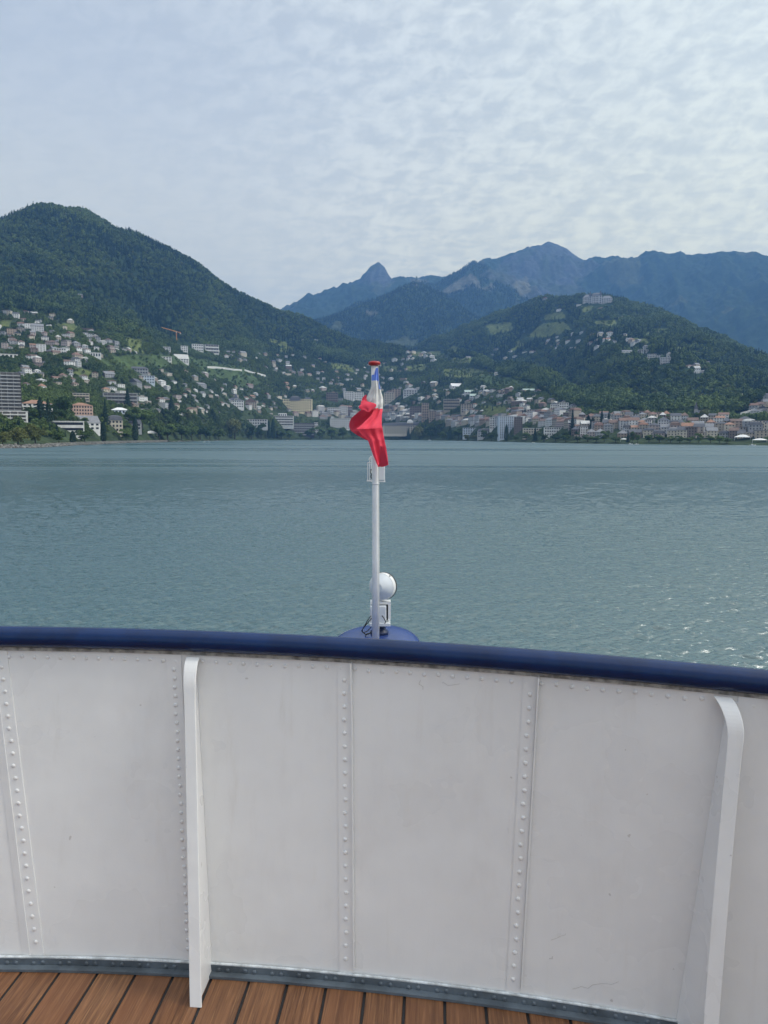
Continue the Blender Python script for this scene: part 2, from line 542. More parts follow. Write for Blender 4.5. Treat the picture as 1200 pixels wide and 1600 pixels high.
L2C = [[(520, 615, 2900), (640, 610, 2900), (750, 610, 2700), (850, 640, 2200), (950, 652, 1480), (1100, 655, 1380), (1200, 658, 1300), (1800, 664, 1200)],
       [(520, 575, 3150), (640, 574, 3150), (750, 560, 3000), (850, 562, 2600), (900, 563, 2250), (950, 564, 1980), (1050, 570, 1850), (1200, 612, 1680), (1800, 640, 1480)],
       [(520, 562, 3350), (640, 560, 3350), (750, 530, 3200), (850, 524, 2900), (900, 530, 2600), (950, 534, 2350), (1050, 544, 2200), (1200, 590, 2000), (1800, 625, 1800)],
       [(520, 560, 3500), (600, 557, 3600), (650, 545, 3600), (700, 524, 3500), (740, 504, 3450), (780, 485, 3400), (830, 473, 3300), (860, 467, 3200), (900, 462, 3100), (930, 461, 3080), (960, 467, 3050), (990, 479, 3020), (1030, 492, 3000), (1060, 505, 2950), (1100, 528, 2900),
        (1150, 548, 2800), (1200, 564, 2700), (1300, 590, 2600), (1800, 640, 2400)],
       drop(900, 420)]
wooded_hill, X2, Y2, Z2, V2, F2 = loft('wooded_hill', L2C, math.radians(-8), math.radians(40), 560, [60, 50, 80, 20], 30, 420, 8, 0.12, 3.0, (230, 44), False, 25.0)
PX2, PY2 = paint(wooded_hill, X2, Y2, Z2)
MCS = []
MC = [('conical_hill', [[(420, 585, 3800), (900, 585, 3800)], [(420, 560, 4300), (560, 535, 4300), (645, 505, 4400), (740, 530, 4300), (900, 560, 4300)],
                        [(420, 530, 4900), (480, 500, 4900), (500, 491, 4900), (540, 480, 4900), (575, 471, 4950), (600, 463, 5000), (625, 449, 5000), (645, 440, 5000), (665, 449, 5000), (690, 462, 4950), (720, 482, 4900), (760, 505, 4800), (900, 560, 4700)], drop(900, 500)], -10, 14, 330, [40, 60, 16], 60, 600, 21),
      ('wooded_ridge', [[(520, 560, 4700), (1100, 560, 4700)], [(520, 520, 5300), (600, 490, 5300), (690, 482, 5300), (740, 452, 5500), (800, 480, 5300), (1100, 540, 5300)],
                        [(520, 510, 5900), (600, 470, 5900), (650, 452, 5900), (680, 447, 6000), (705, 432, 6000), (722, 420, 6000), (740, 407, 6000), (752, 414, 6000), (768, 424, 6000), (800, 440, 6000), (830, 458, 5900), (880, 485, 5800), (1100, 540, 5600)], drop(900, 500)], -6, 22, 330, [30, 70, 16], 70, 500, 33),
      ('tooth_peak', [[(380, 560, 5500), (820, 560, 5500)], [(380, 525, 6500), (500, 490, 6500), (590, 462, 6700), (700, 468, 6500), (820, 480, 6500)],
                      [(380, 510, 7300), (440, 488, 7300), (470, 475, 7300), (495, 466, 7350), (520, 458, 7400), (545, 448, 7450), (562, 444, 7500), (572, 430, 7500), (582, 418, 7500), (592, 410, 7500), (600, 418, 7500), (606, 430, 7500), (612, 440, 7500), (640, 440, 7450), (662, 436, 7400), (690, 435, 7400), (712, 432, 7400), (820, 440, 7400)], drop(900, 500)], -12, 12, 330, [24, 60, 16], 70, 520, 41),
      ('rocky_ridge', [[(600, 560, 5200), (1800, 580, 4200)], [(600, 500, 6100), (760, 470, 6200), (900, 490, 6200), (1050, 490, 5600), (1200, 500, 5300), (1800, 520, 5000)],
                       [(600, 450, 7000), (700, 440, 7000), (745, 420, 7000), (760, 409, 7000), (780, 404, 7000), (800, 401, 7000), (815, 396, 7000), (822, 388, 7000), (838, 383, 7000), (856, 379, 7000), (872, 383, 7000), (888, 387, 7000), (902, 398, 7000), (912, 404, 7000), (930, 403, 6950), (945, 407, 6900),
                        (965, 403, 6900), (985, 406, 6850), (1010, 402, 6800), (1040, 404, 6750), (1055, 401, 6700), (1063, 396, 6700), (1072, 402, 6700), (1100, 400, 6650), (1125, 396, 6600), (1150, 394, 6600), (1175, 397, 6550), (1200, 404, 6500), (1300, 400, 6500), (1800, 420, 6300)], drop(1200, 600)], -2, 42, 620, [40, 110, 16], 150, 900, 55)]
for nm, cs, a0, a1, na, ns, amp, sc, sd in MC:
    o, X, Y, Z, V, F = loft(nm, cs, math.radians(a0), math.radians(a1), na, ns, amp, sc, sd, 0.08, 22, (330, 75), False, {'conical_hill': 38.0, 'wooded_ridge': 20.0, 'rocky_ridge': 34.0}.get(nm, 10.0))
    paint(o, X, Y, Z, True)
    MCS.append((o, X, Y, Z))
bvh = BVHTree.FromPolygons(np.concatenate([V1, V2]).tolist(), np.concatenate([F1, F2 + len(V1)]).tolist())


def hit(x, y):
    """where the sight line of a picture point meets the ground"""
    az, sl = rays(x, y)
    d = Vector((math.sin(az), math.cos(az), float(sl))).normalized()
    h = bvh.ray_cast(Vector((0, 0, EYE)), d, 6000)
    return h[0]


def ground(x, y, dflt=1.5):
    h = bvh.ray_cast(Vector((x, y, 3000)), Vector((0, 0, -1)), 6000)
    return h[0].z if h[0] else dflt


# ------------------------------------------------------------------ lake
def build_lake():
    m = bpy.data.materials.new('lake_water'); m.use_nodes = True
    t = NT(m.node_tree)
    co = t.n('ShaderNodeTexCoord').outputs['Object']
    n1 = t.noise(t.vmath('MULTIPLY', co, (1.0, 2.2, 1.0)), 4.0, 4, 0.65, 0.3)
    n2 = t.noise(t.vmath('MULTIPLY', co, (1.0, 1.5, 1.0)), 0.35, 3, 0.55)
    gust = t.ramp(t.noise(t.vmath('MULTIPLY', co, (0.004, 0.010, 1.0)), 1.0, 4, 0.6, 0.5), 0.35, 0.65, 0.75, 1.15)
    b2 = t.n('ShaderNodeBump', i_Strength=1.0, i_Distance=t.math('MULTIPLY', gust, 0.06), i_Height=n2)
    b1 = t.n('ShaderNodeBump', i_Strength=1.0, i_Distance=t.math('MULTIPLY', gust, 0.045), i_Height=n1, i_Normal=b2.outputs[0])
    sp = t.n('ShaderNodeVectorMath', operation='LENGTH', i_0=co).outputs['Value']
    rgh = t.math('MULTIPLY', t.ramp(sp, 25.0, 330.0, 0.05, 0.46, False), t.ramp(t.noise(t.vmath('MULTIPLY', co, (0.0022, 0.011, 1.0)), 1.0, 5, 0.62, 0.8), 0.36, 0.64, 0.50, 1.12))
    p = t.n('ShaderNodeBsdfPrincipled', i_Roughness=rgh, i_IOR=1.9, i_Base_Color=(0.026, 0.084, 0.099, 1), i_Normal=b1.outputs[0])
    t.n('ShaderNodeOutputMaterial', i_Surface=p.outputs[0])
    dep = np.concatenate([np.linspace(2.5, 0.37, 12), np.linspace(0.36, 0.0040, 1600)])
    r = np.concatenate([[0.5], EYE / dep, [2600, 4000, 9000]])
    fa = np.radians(36)
    az = np.concatenate([np.linspace(-fa, fa, 1100), np.linspace(fa, 2 * PI - fa, 60)[1:]])
    A, R = np.meshgrid(az, r)
    X = np.sin(A) * R; Y = np.cos(A) * R
    Z = np.zeros_like(X)
    step_r = np.gradient(r)[:, None] * np.ones_like(A)
    front = np.clip((np.abs(np.where(A > PI, A - 2 * PI, A)) < fa * 0.98) * 1.0, 0, 1)
    rg = np.random.default_rng(5)
    for k in range(60):
        lam = 0.15 * (3.0 / 0.15) ** (k / 59.0)
        th = rg.normal(0.10, 0.38)                 # waves running towards the ship, a little across
        kx, ky = math.sin(th) * 2 * PI / lam, math.cos(th) * 2 * PI / lam
        a = 0.0195 * lam if lam < 0.5 else 0.0195 * 0.5
        fade = np.clip(lam / (2.0 * step_r) - 0.6, 0, 1) * front
        ph = kx * X + ky * Y + rg.uniform(0, 6.28)
        Z += a * fade * np.sin(ph + 0.5 * np.cos(ph))
    Z *= 0.72 + 0.55 * np.clip(fbm(X, Y * 2.2, 55, 4, 12) + 0.5, 0, 1)       # wind lanes
    ni, nj = X.shape
    idx = np.arange(ni * nj).reshape(ni, nj)
    nx = np.roll(idx, -1, axis=1)
    F = np.stack([idx[:-1].ravel(), nx[:-1].ravel(), nx[1:].ravel(), idx[1:].ravel()], 1)[:, ::-1]
    o = obj('lake', new_mesh('lake', np.stack([X, Y, Z], -1), F, [m], True))
    o['kind'] = 'structure'


build_lake()


# ------------------------------------------------------------------ trees
def ico(sub):
    import bmesh
    bm = bmesh.new(); bmesh.ops.create_icosphere(bm, subdivisions=sub, radius=1)
    v = np.array([q.co[:] for q in bm.verts]); f = np.array([[q.index for q in p.verts] for p in bm.faces])
    bm.free()
    return v, f


ICO1, ICO2 = ico(2), ico(3)


def leaf_quads(P, N, size, rg):
    """small randomly turned leaf clumps at points P facing about N"""
    n = len(P)
    d = N + rg.normal(0, 0.55, (n, 3)); d /= np.linalg.norm(d, axis=1)[:, None]
    a = np.cross(d, rg.normal(0, 1, (n, 3))); a /= np.linalg.norm(a, axis=1)[:, None]
    b = np.cross(d, a)
    s = size * rg.uniform(0.6, 1.3, n)[:, None]
    q = np.stack([P - a * s, P + b * s * 0.8, P + a * s, P - b * s * 0.8], 1).reshape(-1, 3)
    return q, np.arange(4 * n).reshape(n, 4)


def crown_points(kind, n, rg):
    """points and outward directions through a crown of unit height and unit width"""
    if kind in ('conifer', 'cypress'):
        h = rg.random(n) ** (1.4 if kind == 'conifer' else 0.9)
        if kind == 'conifer':
            R = 0.5 * (1 - h) ** 0.85 * (0.72 + 0.28 * np.sin(h * 55)) + 0.015
        else:
            R = 0.5 * np.minimum(1, 6 * h + 0.25) * np.sqrt(np.clip(1 - h ** 2.2, 0, 1)) + 0.02
        th = rg.random(n) * 2 * PI
        rr = R * np.sqrt(rg.uniform(0.35, 1, n))
        P = np.stack([rr * np.cos(th), rr * np.sin(th), 0.04 + 0.96 * h], 1)
        N = np.stack([np.cos(th), np.sin(th), np.full(n, 0.45)], 1)
        return P, N
    m = 13 if kind == 'round' else 16
    ctr = []
    for k in range(m):
        while True:
            c = rg.uniform(-1, 1, 3)
            if np.linalg.norm(c) < 1:
                break
        ctr.append(c)
    ctr = np.array(ctr) * np.array([0.33, 0.33, 0.30]) + np.array([0, 0, 0.58])
    rad = rg.uniform(0.13, 0.23, m)
    if kind == 'willow':
        ctr[:, 2] = ctr[:, 2] * 0.9
        rad *= 1.05
    w = rad ** 2; pick = rg.choice(m, n, p=w / w.sum())
    d = rg.normal(0, 1, (n, 3)); d /= np.linalg.norm(d, axis=1)[:, None]
    d[:, 2] = np.where(d[:, 2] < -0.3, -d[:, 2] * 0.6, d[:, 2])
    P = ctr[pick] + d * rad[pick][:, None] * rg.uniform(0.6, 1.05, n)[:, None] * np.array([1, 1, 0.8])
    if kind == 'willow':
        P[:, 2] -= np.hypot(P[:, 0], P[:, 1]) * 0.35 * rg.random(n)
    return P, d + np.array([0, 0, 0.3])


def proto(name, kind, h, w, n, size, m, rg, core=True):
    P, N = crown_points(kind, n, rg)
    S = np.array([w, w, h])
    q, f = leaf_quads(P * S, N, size, rg)
    return new_mesh(name, q, f, [m])


FPROT = bpy.data.collections.new('forest_tree_kinds')
rg0 = np.random.default_rng(3)
for i, (kind, h, w, m) in enumerate([('conifer', 22, 8, M_CONIF), ('conifer', 19, 7.5, M_CONIF), ('round', 14, 11, M_BROAD), ('round', 15, 12, M_BROAD), ('round', 13, 12, M_BROAD), ('willow', 15, 13, M_BROAD), ('round', 11, 9, M_OLIVE)]):
    o = bpy.data.objects.new('%02d_kind' % i, proto('forest_tree', kind, h, w, 300 if kind != 'conifer' else 240, 1.3 if kind != 'conifer' else 0.9, m, rg0))
    FPROT.objects.link(o)


def scatter(name, pts, idx, sc, rot):
    me = bpy.data.meshes.new(name)
    me.vertices.add(len(pts)); me.vertices.foreach_set('co', np.asarray(pts, np.float32).ravel())
    for nm, ty, arr in (('idx', 'INT', idx), ('sc', 'FLOAT', sc), ('rot', 'FLOAT', rot)):
        a = me.attributes.new(nm, ty, 'POINT')
        a.data.foreach_set('value', np.asarray(arr, np.int32 if ty == 'INT' else np.float32))
    me.update()
    o = obj(name, me)
    o['kind'] = 'stuff'
    g = bpy.data.node_groups.new(name + '_trees', 'GeometryNodeTree')
    g.interface.new_socket('Geometry', in_out='INPUT', socket_type='NodeSocketGeometry')
    g.interface.new_socket('Geometry', in_out='OUTPUT', socket_type='NodeSocketGeometry')
    N, L = g.nodes, g.links
    gi = N.new('NodeGroupInput'); go = N.new('NodeGroupOutput')
    mp = N.new('GeometryNodeMeshToPoints'); ip = N.new('GeometryNodeInstanceOnPoints')
    ci = N.new('GeometryNodeCollectionInfo'); ci.inputs['Collection'].default_value = FPROT
    ci.inputs['Separate Children'].default_value = True; ci.inputs['Reset Children'].default_value = True
    at = []
    for nm, ty in (('idx', 'INT'), ('sc', 'FLOAT'), ('rot', 'FLOAT')):
        a = N.new('GeometryNodeInputNamedAttribute'); a.data_type = ty; a.inputs['Name'].default_value = nm
        at.append(a.outputs[0])
    cx = N.new('ShaderNodeCombineXYZ')
    ip.inputs['Pick Instance'].default_value = True
    L.new(gi.outputs[0], mp.inputs['Mesh']); L.new(mp.outputs[0], ip.inputs['Points'])
    L.new(ci.outputs[0], ip.inputs['Instance']); L.new(at[0], ip.inputs['Instance Index'])
    L.new(at[1], ip.inputs['Scale']); L.new(at[2], cx.inputs['Z']); L.new(cx.outputs[0], ip.inputs['Rotation'])
    L.new(ip.outputs[0], go.inputs[0])
    md = o.modifiers.new('trees', 'NODES'); md.node_group = g
    return o


def sample_loft(X, Y, Z, n, rg):
    """points spread evenly over the ground plan of a loft"""
    ax = X[1:, :-1] - X[:-1, :-1]; ay = Y[1:, :-1] - Y[:-1, :-1]
    bx = X[:-1, 1:] - X[:-1, :-1]; by = Y[:-1, 1:] - Y[:-1, :-1]
    ar = np.abs(ax * by - ay * bx).ravel()
    k = rg.choice(len(ar), n, p=ar / ar.sum())
    i, j = np.unravel_index(k, (X.shape[0] - 1, X.shape[1] - 1))
    u = rg.random(n); v = rg.random(n)
    f = lambda Q: (Q[i, j] * (1 - u) + Q[i + 1, j] * u) * (1 - v) + (Q[i, j + 1] * (1 - u) + Q[i + 1, j + 1] * u) * v
    return f(X), f(Y), f(Z)


HOUSE_SPOTS = []          # ground positions kept clear of the wood (filled further down)
CLEAR = [(x, y) for x, y in []]


def build_woods():
    rg = np.random.default_rng(21)
    hs = np.array(HOUSE_SPOTS) if HOUSE_SPOTS else np.zeros((0, 3))
    for nm, (X, Y, Z), n in (('hillside_woods', (X1, Y1, Z1), WOOD1), ('wooded_hill_woods', (X2, Y2, Z2), WOOD2)):
        x, y, z = sample_loft(X, Y, Z, n, rg)
        if nm == 'hillside_woods':
            xt, yt, zt = sample_loft(X[8:200], Y[8:200], Z[8:200], WOODT, rg)
            x, y, z = np.r_[x, xt], np.r_[y, yt], np.r_[z, zt]
        px, py = to_px(x, y, z)
        tl = treeline(px) + fbm(x, y, 70, 3, 2) * 6
        keep = (px > -180) & (px < 1380)
        town = (py > tl) if nm == 'hillside_woods' else np.zeros(len(x), bool)
        clump = fbm(x, y, 55, 3, 77)
        ptown = np.where(clump > -0.08, 0.70, 0.34)
        ptown = np.where(px > 880, ptown * 0.6, np.where((px > 440) & (py > 600), ptown * 0.42, ptown))
        ptown = np.where(py > 683, 0, ptown)
        p = np.where(town, ptown, 1.0)
        wob = fbm(x, y, 60, 3, 5) * 3.5
        for q in MEADOWS:
            mx, my = np.mean(q, 0)
            q = [(mx + (a - mx) * 1.25, my + (b - my) * 1.25 + 1.5) for a, b in q]
            p = np.where(inpoly(px + wob, py + wob * 0.5, q), 0.07, p)
        for q in VINES:
            p = np.where(inpoly(px + wob, py + wob * 0.5, q), 0.05, p)
        if nm == 'hillside_woods':
            p = np.where((X1[1, 0] * 0 + np.hypot(x, y)) < 0, 0, p)
        keep &= rg.random(len(x)) < p
        keep &= z > 2.2
        # keep clear of each house and of the view on to its front
        if len(hs):
            kk = np.where(keep)[0]
            fr = (lambda w_: min(w_, 22) * 1.2 + 6) if nm == 'hillside_woods' else (lambda w_: min(w_, 40) * 1.2 + 22)
            cell = {}
            for q in hs:
                for a in range(int((q[0] - q[2] - 8) // 20), int((q[0] + q[2] + 8) // 20) + 1):
                    for b in range(int((q[1] - q[2] * 2.2 - 30) // 20), int((q[1] + q[2] + 8) // 20) + 1):
                        cell.setdefault((a, b), []).append(q)
            for k in kk:
                for q in cell.get((int(x[k] // 20), int(y[k] // 20)), ()):
                    ex, ey = x[k] - q[0], y[k] - q[1]
                    dist = math.hypot(q[0], q[1]); ux, uy = q[0] / dist, q[1] / dist
                    al = ex * ux + ey * uy; ac = abs(ex * uy - ey * ux)
                    if ac < q[2] * 0.55 + 1.2 and -fr(q[2]) < al < min(q[2], 26) * 0.8:
                        keep[k] = False
                        break
        x, y, z, px, py, town = x[keep], y[keep], z[keep], px[keep], py[keep], town[keep]
        con = fbm(x, y, 160, 3, 61) + rg.normal(0, 0.25, len(x)) > np.where(town, 0.50, np.where(py < 400, 0.12, 0.40))
        idx = np.where(con, rg.integers(0, 2, len(x)), rg.choice([2, 3, 4, 5, 6], len(x), p=[.26, .26, .21, .15, .12]))
        s = rg.uniform(0.7, 1.28, len(x)) * np.where(town, 0.54, 1.0) * np.where(idx < 2, 0.85, 1.0)
        scatter(nm, np.stack([x, y, z - 0.8], 1), idx, s, rg.uniform(0, 6.28, len(x)))
        print(nm, len(x))
    for o, X, Y, Z in MCS[:2]:
        x, y, z = sample_loft(X, Y, Z, WOODF, rg)
        px, py = to_px(x, y, z)
        keep = (px > -50) & (px < 1300)
        for q in SCREES + ROCKS:
            keep &= ~inpoly(px, py, q)
        keep &= fbm(x, y, 260, 4, 9) < 0.4
        x, y, z = x[keep], y[keep], z[keep]
        scatter(o.name + '_woods', np.stack([x, y, z - 1], 1), rg.choice([0, 1, 2, 3], len(x), p=[.4, .3, .2, .1]), rg.uniform(0.8, 1.3, len(x)), rg.uniform(0, 6.28, len(x)))


WOOD1, WOOD2, WOODF, WOODT = 105000, 60000, 26000, 115000
exec_later = []


# ------------------------------------------------------------------ the ship
M_WHITE = bpy.data.materials.new('white_ship_paint')
M_WHITE.use_nodes = True


def ship_paint():
    t = NT(M_WHITE.node_tree)
    co = t.n('ShaderNodeTexCoord').outputs['Object']
    big = t.ramp(t.noise(co, 2.2, 4, 0.6), 0.3, 0.7)
    smu = t.ramp(t.noise(t.vmath('MULTIPLY', co, (3.0, 3.0, 1.0)), 3.0, 5, 0.65), 0.50, 0.80)
    weep = t.ramp(t.noise(t.vmath('MULTIPLY', co, (16.0, 16.0, 1.3)), 1.0, 5, 0.65), 0.56, 0.78)
    chip = t.ramp(t.noise(co, 34.0, 2, 0.4), 0.772, 0.782)
    speck = t.ramp(t.noise(co, 190.0, 2, 0.5), 0.72, 0.80)
    col = t.mix(big, (0.755, 0.757, 0.758), (0.81, 0.812, 0.812))
    col = t.mix(t.math('MULTIPLY', smu, 0.22), col, (0.60, 0.58, 0.57))
    col = t.mix(t.math('MULTIPLY', speck, 0.10), col, (0.35, 0.33, 0.30))
    col = t.mix(t.math('MULTIPLY', weep, 0.20), col, (0.52, 0.47, 0.40))
    col = t.mix(t.math('MULTIPLY', chip, 0.4), col, (0.30, 0.27, 0.25))
    p = t.n('ShaderNodeBsdfPrincipled', i_Base_Color=col, i_Roughness=t.ramp(big, 0, 1, 0.26, 0.38))
    b1 = t.n('ShaderNodeBump', i_Strength=0.5, i_Distance=0.010, i_Height=t.noise(co, 5.0, 2, 0.5))
    b2 = t.n('ShaderNodeBump', i_Strength=0.22, i_Distance=0.0008, i_Height=t.noise(co, 150.0, 3, 0.6), i_Normal=b1.outputs[0])
    t.put(p.inputs['Normal'], b2.outputs[0])
    t.n('ShaderNodeOutputMaterial', i_Surface=p.outputs[0])


ship_paint()
M_BLUE = mat('blue_rail_paint', (0.002, 0.020, 0.085), 0.14, 0.22, 9.0, spec=0.35, bump=0.05, bscale=40)
M_BLUED = mat('blue_deck_paint', (0.030, 0.062, 0.22), 0.22, 0.12, 4.0)
M_GREYP = mat('grey_deck_paint', (0.10, 0.125, 0.15), 0.5, 0.30, 9.0, bump=0.3, bscale=60)
M_DARK = mat('black_rubber_and_shade', (0.012, 0.012, 0.014), 0.5)
M_RED = mat('red_paint', (0.34, 0.012, 0.015), 0.35, 0.15, 20)
M_POLE = mat('white_pole_paint', (0.78, 0.78, 0.77), 0.35, 0.06, 6.0)
M_LAMP = mat('pale_grey_enamel', (0.66, 0.69, 0.72), 0.35, 0.05, 8.0)
CB, RB = (-1.159, -5.582), 7.768
CT, RT = (-1.394, -4.353), 6.687
PLATE_TOP = EYE - 0.652


def bott(x):
    return CB[1] + math.sqrt(RB * RB - (x - CB[0]) ** 2)


def topy(x):
    return CT[1] + math.sqrt(RT * RT - (x - CT[0]) ** 2)


XB, XT = [-1.04, -0.514, -0.095, 0.378, 0.795], [-1.186, -0.574, -0.104, 0.420, 0.895]


def top_x(xb):
    if xb < XB[0]:
        return XT[0] + 1.12 * (xb - XB[0])
    if xb > XB[-1]:
        return XT[-1] + 0.98 * (xb - XB[-1])
    return float(np.interp(xb, XB, XT))


def wallp(xb, v, du=0.0, off=0.0):
    """a point on the inner face of the bulwark: v = 0 deck, 1 under the rail; du along it, off towards the deck"""
    xt = top_x(xb)
    B = Vector((xb, bott(xb), DECK)); T = Vector((xt, topy(xt), PLATE_TOP))
    P = B.lerp(T, v)
    nb = Vector((CB[0] - B.x, CB[1] - B.y, 0)).normalized(); nt = Vector((CT[0] - T.x, CT[1] - T.y, 0)).normalized()
    n = nb.lerp(nt, v).normalized()
    return P + Vector((n.y, -n.x, 0)) * du * -1 + n * off


def wall_normal(xb, v):
    return (wallp(xb, v, 0, 1) - wallp(xb, v)).normalized()


def slab(mb, fn, nu, nv, t, mi=0):
    """a plate over fn(u, v, off), t thick behind its face"""
    g = [[fn(i / nu, j / nv, 0) for i in range(nu + 1)] for j in range(nv + 1)]
    h = [[fn(i / nu, j / nv, -t) for i in range(nu + 1)] for j in range(nv + 1)]
    W = nu + 1; n = W * (nv + 1)
    vs = [p for r in g for p in r] + [p for r in h for p in r]
    fs = []
    for j in range(nv):
        for i in range(nu):
            a = j * W + i
            fs.append((a, a + 1, a + W + 1, a + W)); fs.append((n + a, n + a + W, n + a + W + 1, n + a + 1))
    for i in range(nu):
        a = i; b = nv * W + i
        fs.append((a, n + a, n + a + 1, a + 1)); fs.append((b, b + 1, n + b + 1, n + b))
    for j in range(nv):
        a = j * W; b = a + nu
        fs.append((a, a + W, n + a + W, n + a)); fs.append((b, n + b, n + b + W, b + W))
    mb.add(vs, fs, mi)


def rivet(mb, P, n, r=0.0064, h=0.0042, mi=0):
    n = n.normalized(); a = n.cross(Vector((0, 0, 1))).normalized(); b = n.cross(a)
    vs = []
    for rr, hh in ((1.0, -0.001), (0.93, 0.45), (0.55, 0.88)):
        vs += [P + (a * math.cos(k * PI / 5) + b * math.sin(k * PI / 5)) * r * rr + n * h * hh for k in range(10)]
    vs.append(P + n * h)
    fs = [(i * 10 + k, i * 10 + (k + 1) % 10, i * 10 + 10 + (k + 1) % 10, i * 10 + 10 + k) for i in range(2) for k in range(10)]
    fs += [(20 + k, 20 + (k + 1) % 10, 30) for k in range(10)]
    mb.add(vs, fs, mi)


def build_bulwark():
    rj = random.Random(4)
    root = thing('bulwark', 'white riveted steel bulwark curving round the deck under a blue handrail', 'bulwark', (0, 0, 0))
    st = [-3.0, -2.3, -1.62, *XB, 1.37, 1.9, 2.5, 3.1]
    for a, b in zip(st[:-1], st[1:]):
        m = MB()
        slab(m, lambda u, v, o: wallp(a + (b - a) * u, v, 0, o), 14, 10, 0.007)
        L = (wallp(b, 1) - wallp(a, 1)).length
        n = max(2, int(L / 0.0405))
        for k in range(n):
            x = a + (b - a) * (k + 0.5) / n
            rivet(m, wallp(x, 0.968) + Vector((0, 0, rj.uniform(-.002, .002))), wall_normal(x, 0.968))
        obj('panel', m.mesh('panel', [M_WHITE], False), root)
    # riveted straps over the panel joints: centre offset, half width, rivet pitch
    straps = [(-1.62, 0, .020, .042), (XB[0], -.004, .021, .040), (XB[1], -.068, .024, .0285), (XB[2], -.012, .020, .0415), (XB[3], -.010, .019, .0415), (XB[4], 0.052, .030, .045), (1.37, 0, .02, .042)]
    for k, (xb, du, hw, pitch) in enumerate(straps):
        m = MB()
        slab(m, lambda u, v, o: wallp(xb, 0.024 + 0.972 * v, du + (u - 0.5) * 2 * hw, o + 0.0035), 3, 24, 0.0033)
        n = int(0.93 / pitch) if k != 5 else 0
        for q in range(n):
            v = 0.055 + 0.90 * (q + 0.5) / n
            rivet(m, wallp(xb, v, du + rj.uniform(-.0018, .0018), 0.0035), wall_normal(xb, v))
        if k in (3, 4):           # narrow upstanding edge of the angle iron
            slab(m, lambda u, v, o: wallp(xb, 0.055 + 0.937 * v, du + hw + (o + 0.006), 0.0035 + (u * (0.010 + 0.010 * max(0, v - 0.75) * 4))), 2, 30, 0.004)
        if k == 1:
            slab(m, lambda u, v, o: wallp(xb, 0.03 + 0.96 * v, du - hw - 0.012 + (u - .5) * .024, o + 0.002 + 0.0035 * u), 2, 20, 0.002)
        obj('seam_strap', m.mesh('seam_strap', [M_WHITE], False), root)
    # knee brackets
    for xb, du0, foot, fw in ((XB[1], 0.0, 0.135, 0.034), (XB[4], 0.0, 0.135, 0.036)):
        sk = 0.42 if xb > 0 else 0.0

        def depth(v):
            base = 0.042 + (foot - 0.042) * (1 - v) ** 1.15
            if v > 0.90:
                base = base * math.sqrt(max(0.0, 1 - ((v - 0.90) / 0.085) ** 2)) if v < 0.985 else 0.0
            return base + 0.006
        b = thing('bracket', '', '')
        del b['label'], b['category']
        b.parent = root
        vv = [0] + [i / 20 * 0.86 for i in range(1, 20)] + [0.86 + 0.124 * i / 14 for i in range(15)]
        N = len(vv) - 1
        vf = lambda t: float(np.interp(t * N, range(N + 1), vv))
        m = MB()
        slab(m, lambda u, v, o: wallp(xb, vf(v), du0 + o + 0.003 + sk * u * depth(vf(v)), 0.001 + u * (depth(vf(v)) - 0.002)), 1, N, 0.006)
        obj('web', m.mesh('web', [M_WHITE]), b)
        m = MB()
        def fl(u, v, o):
            t = vf(v); d0 = depth(t)
            sh = -0.020 * max(0, (t - 0.88) / 0.1) ** 2 if xb > 0 else 0
            return wallp(xb, t, du0 + sk * d0 + sh + (u - 0.5) * fw * (1 + 0.25 * max(0, t - 0.86) * 7), d0 + o + 0.006) + Vector((0, 0, 0.004 * max(0, t - 0.9) * 10))
        slab(m, fl, 2, N, 0.006)
        f = obj('flange', m.mesh('flange', [M_WHITE], True), b)
        bevel(f, 0.0025, 2)
        f.data.polygons.foreach_set('use_smooth', np.zeros(len(f.data.polygons), bool))
    # handrail
    xs = np.linspace(-3.6, 3.0, 90)
    m = MB(); m.tube([(x, topy(x), EYE - 0.620) for x in xs], 0.0325, 28)
    obj('handrail', m.mesh('handrail', [M_BLUE], True), root)
    m = MB(); xs = np.linspace(-2.98, 3.08, 90)
    slab(m, lambda u, v, o: wallp(-2.98 + 6.06 * u, 1.0 - 0.010 * (1 - v), 0, o + 0.007), 80, 1, 0.012)
    obj('rail_seam', m.mesh('rail_seam', [mat('dirty_sealant', (0.30, 0.29, 0.27), 0.8, 0.5, 40)]), root)
    # deck angle with its pairs of rivets
    m = MB()
    slab(m, lambda u, v, o: wallp(-2.98 + 6.06 * u, 0, 0, o + 0.009) + Vector((0, 0, 0.001 + 0.026 * v)), 90, 1, 0.0085)
    slab(m, lambda u, v, o: wallp(-2.98 + 6.06 * u, 0, 0, 0.010 + 0.022 * (1 - v)) + Vector((0, 0, o + 0.009)), 90, 1, 0.008)
    n = 150
    for k in range(n):
        x = -2.98 + 6.06 * (k + 0.5 + (0.16 if k % 2 else -0.16)) / n
        rivet(m, wallp(x, 0, 0, 0.009) + Vector((0, 0, 0.0155 + rj.uniform(-.0015, .0015))), wall_normal(x, 0), 0.0062, 0.0045)
    obj('deck_angle', m.mesh('deck_angle', [M_GREYP]), root)
    m = MB(); m.tube([wallp(x, 0, 0, 0.004) + Vector((0, 0, 0.0295)) for x in np.linspace(-2.98, 3.08, 90)], 0.0042, 8)
    obj('paint_fillet', m.mesh('paint_fillet', [mat('pale_sealant', (0.58, 0.62, 0.64), 0.5, 0.3, 30)], True), root)
    # hairline cracks and one stray fibre on the paint
    M_CR = mat('crack_grime', (0.34, 0.32, 0.30), 0.9)
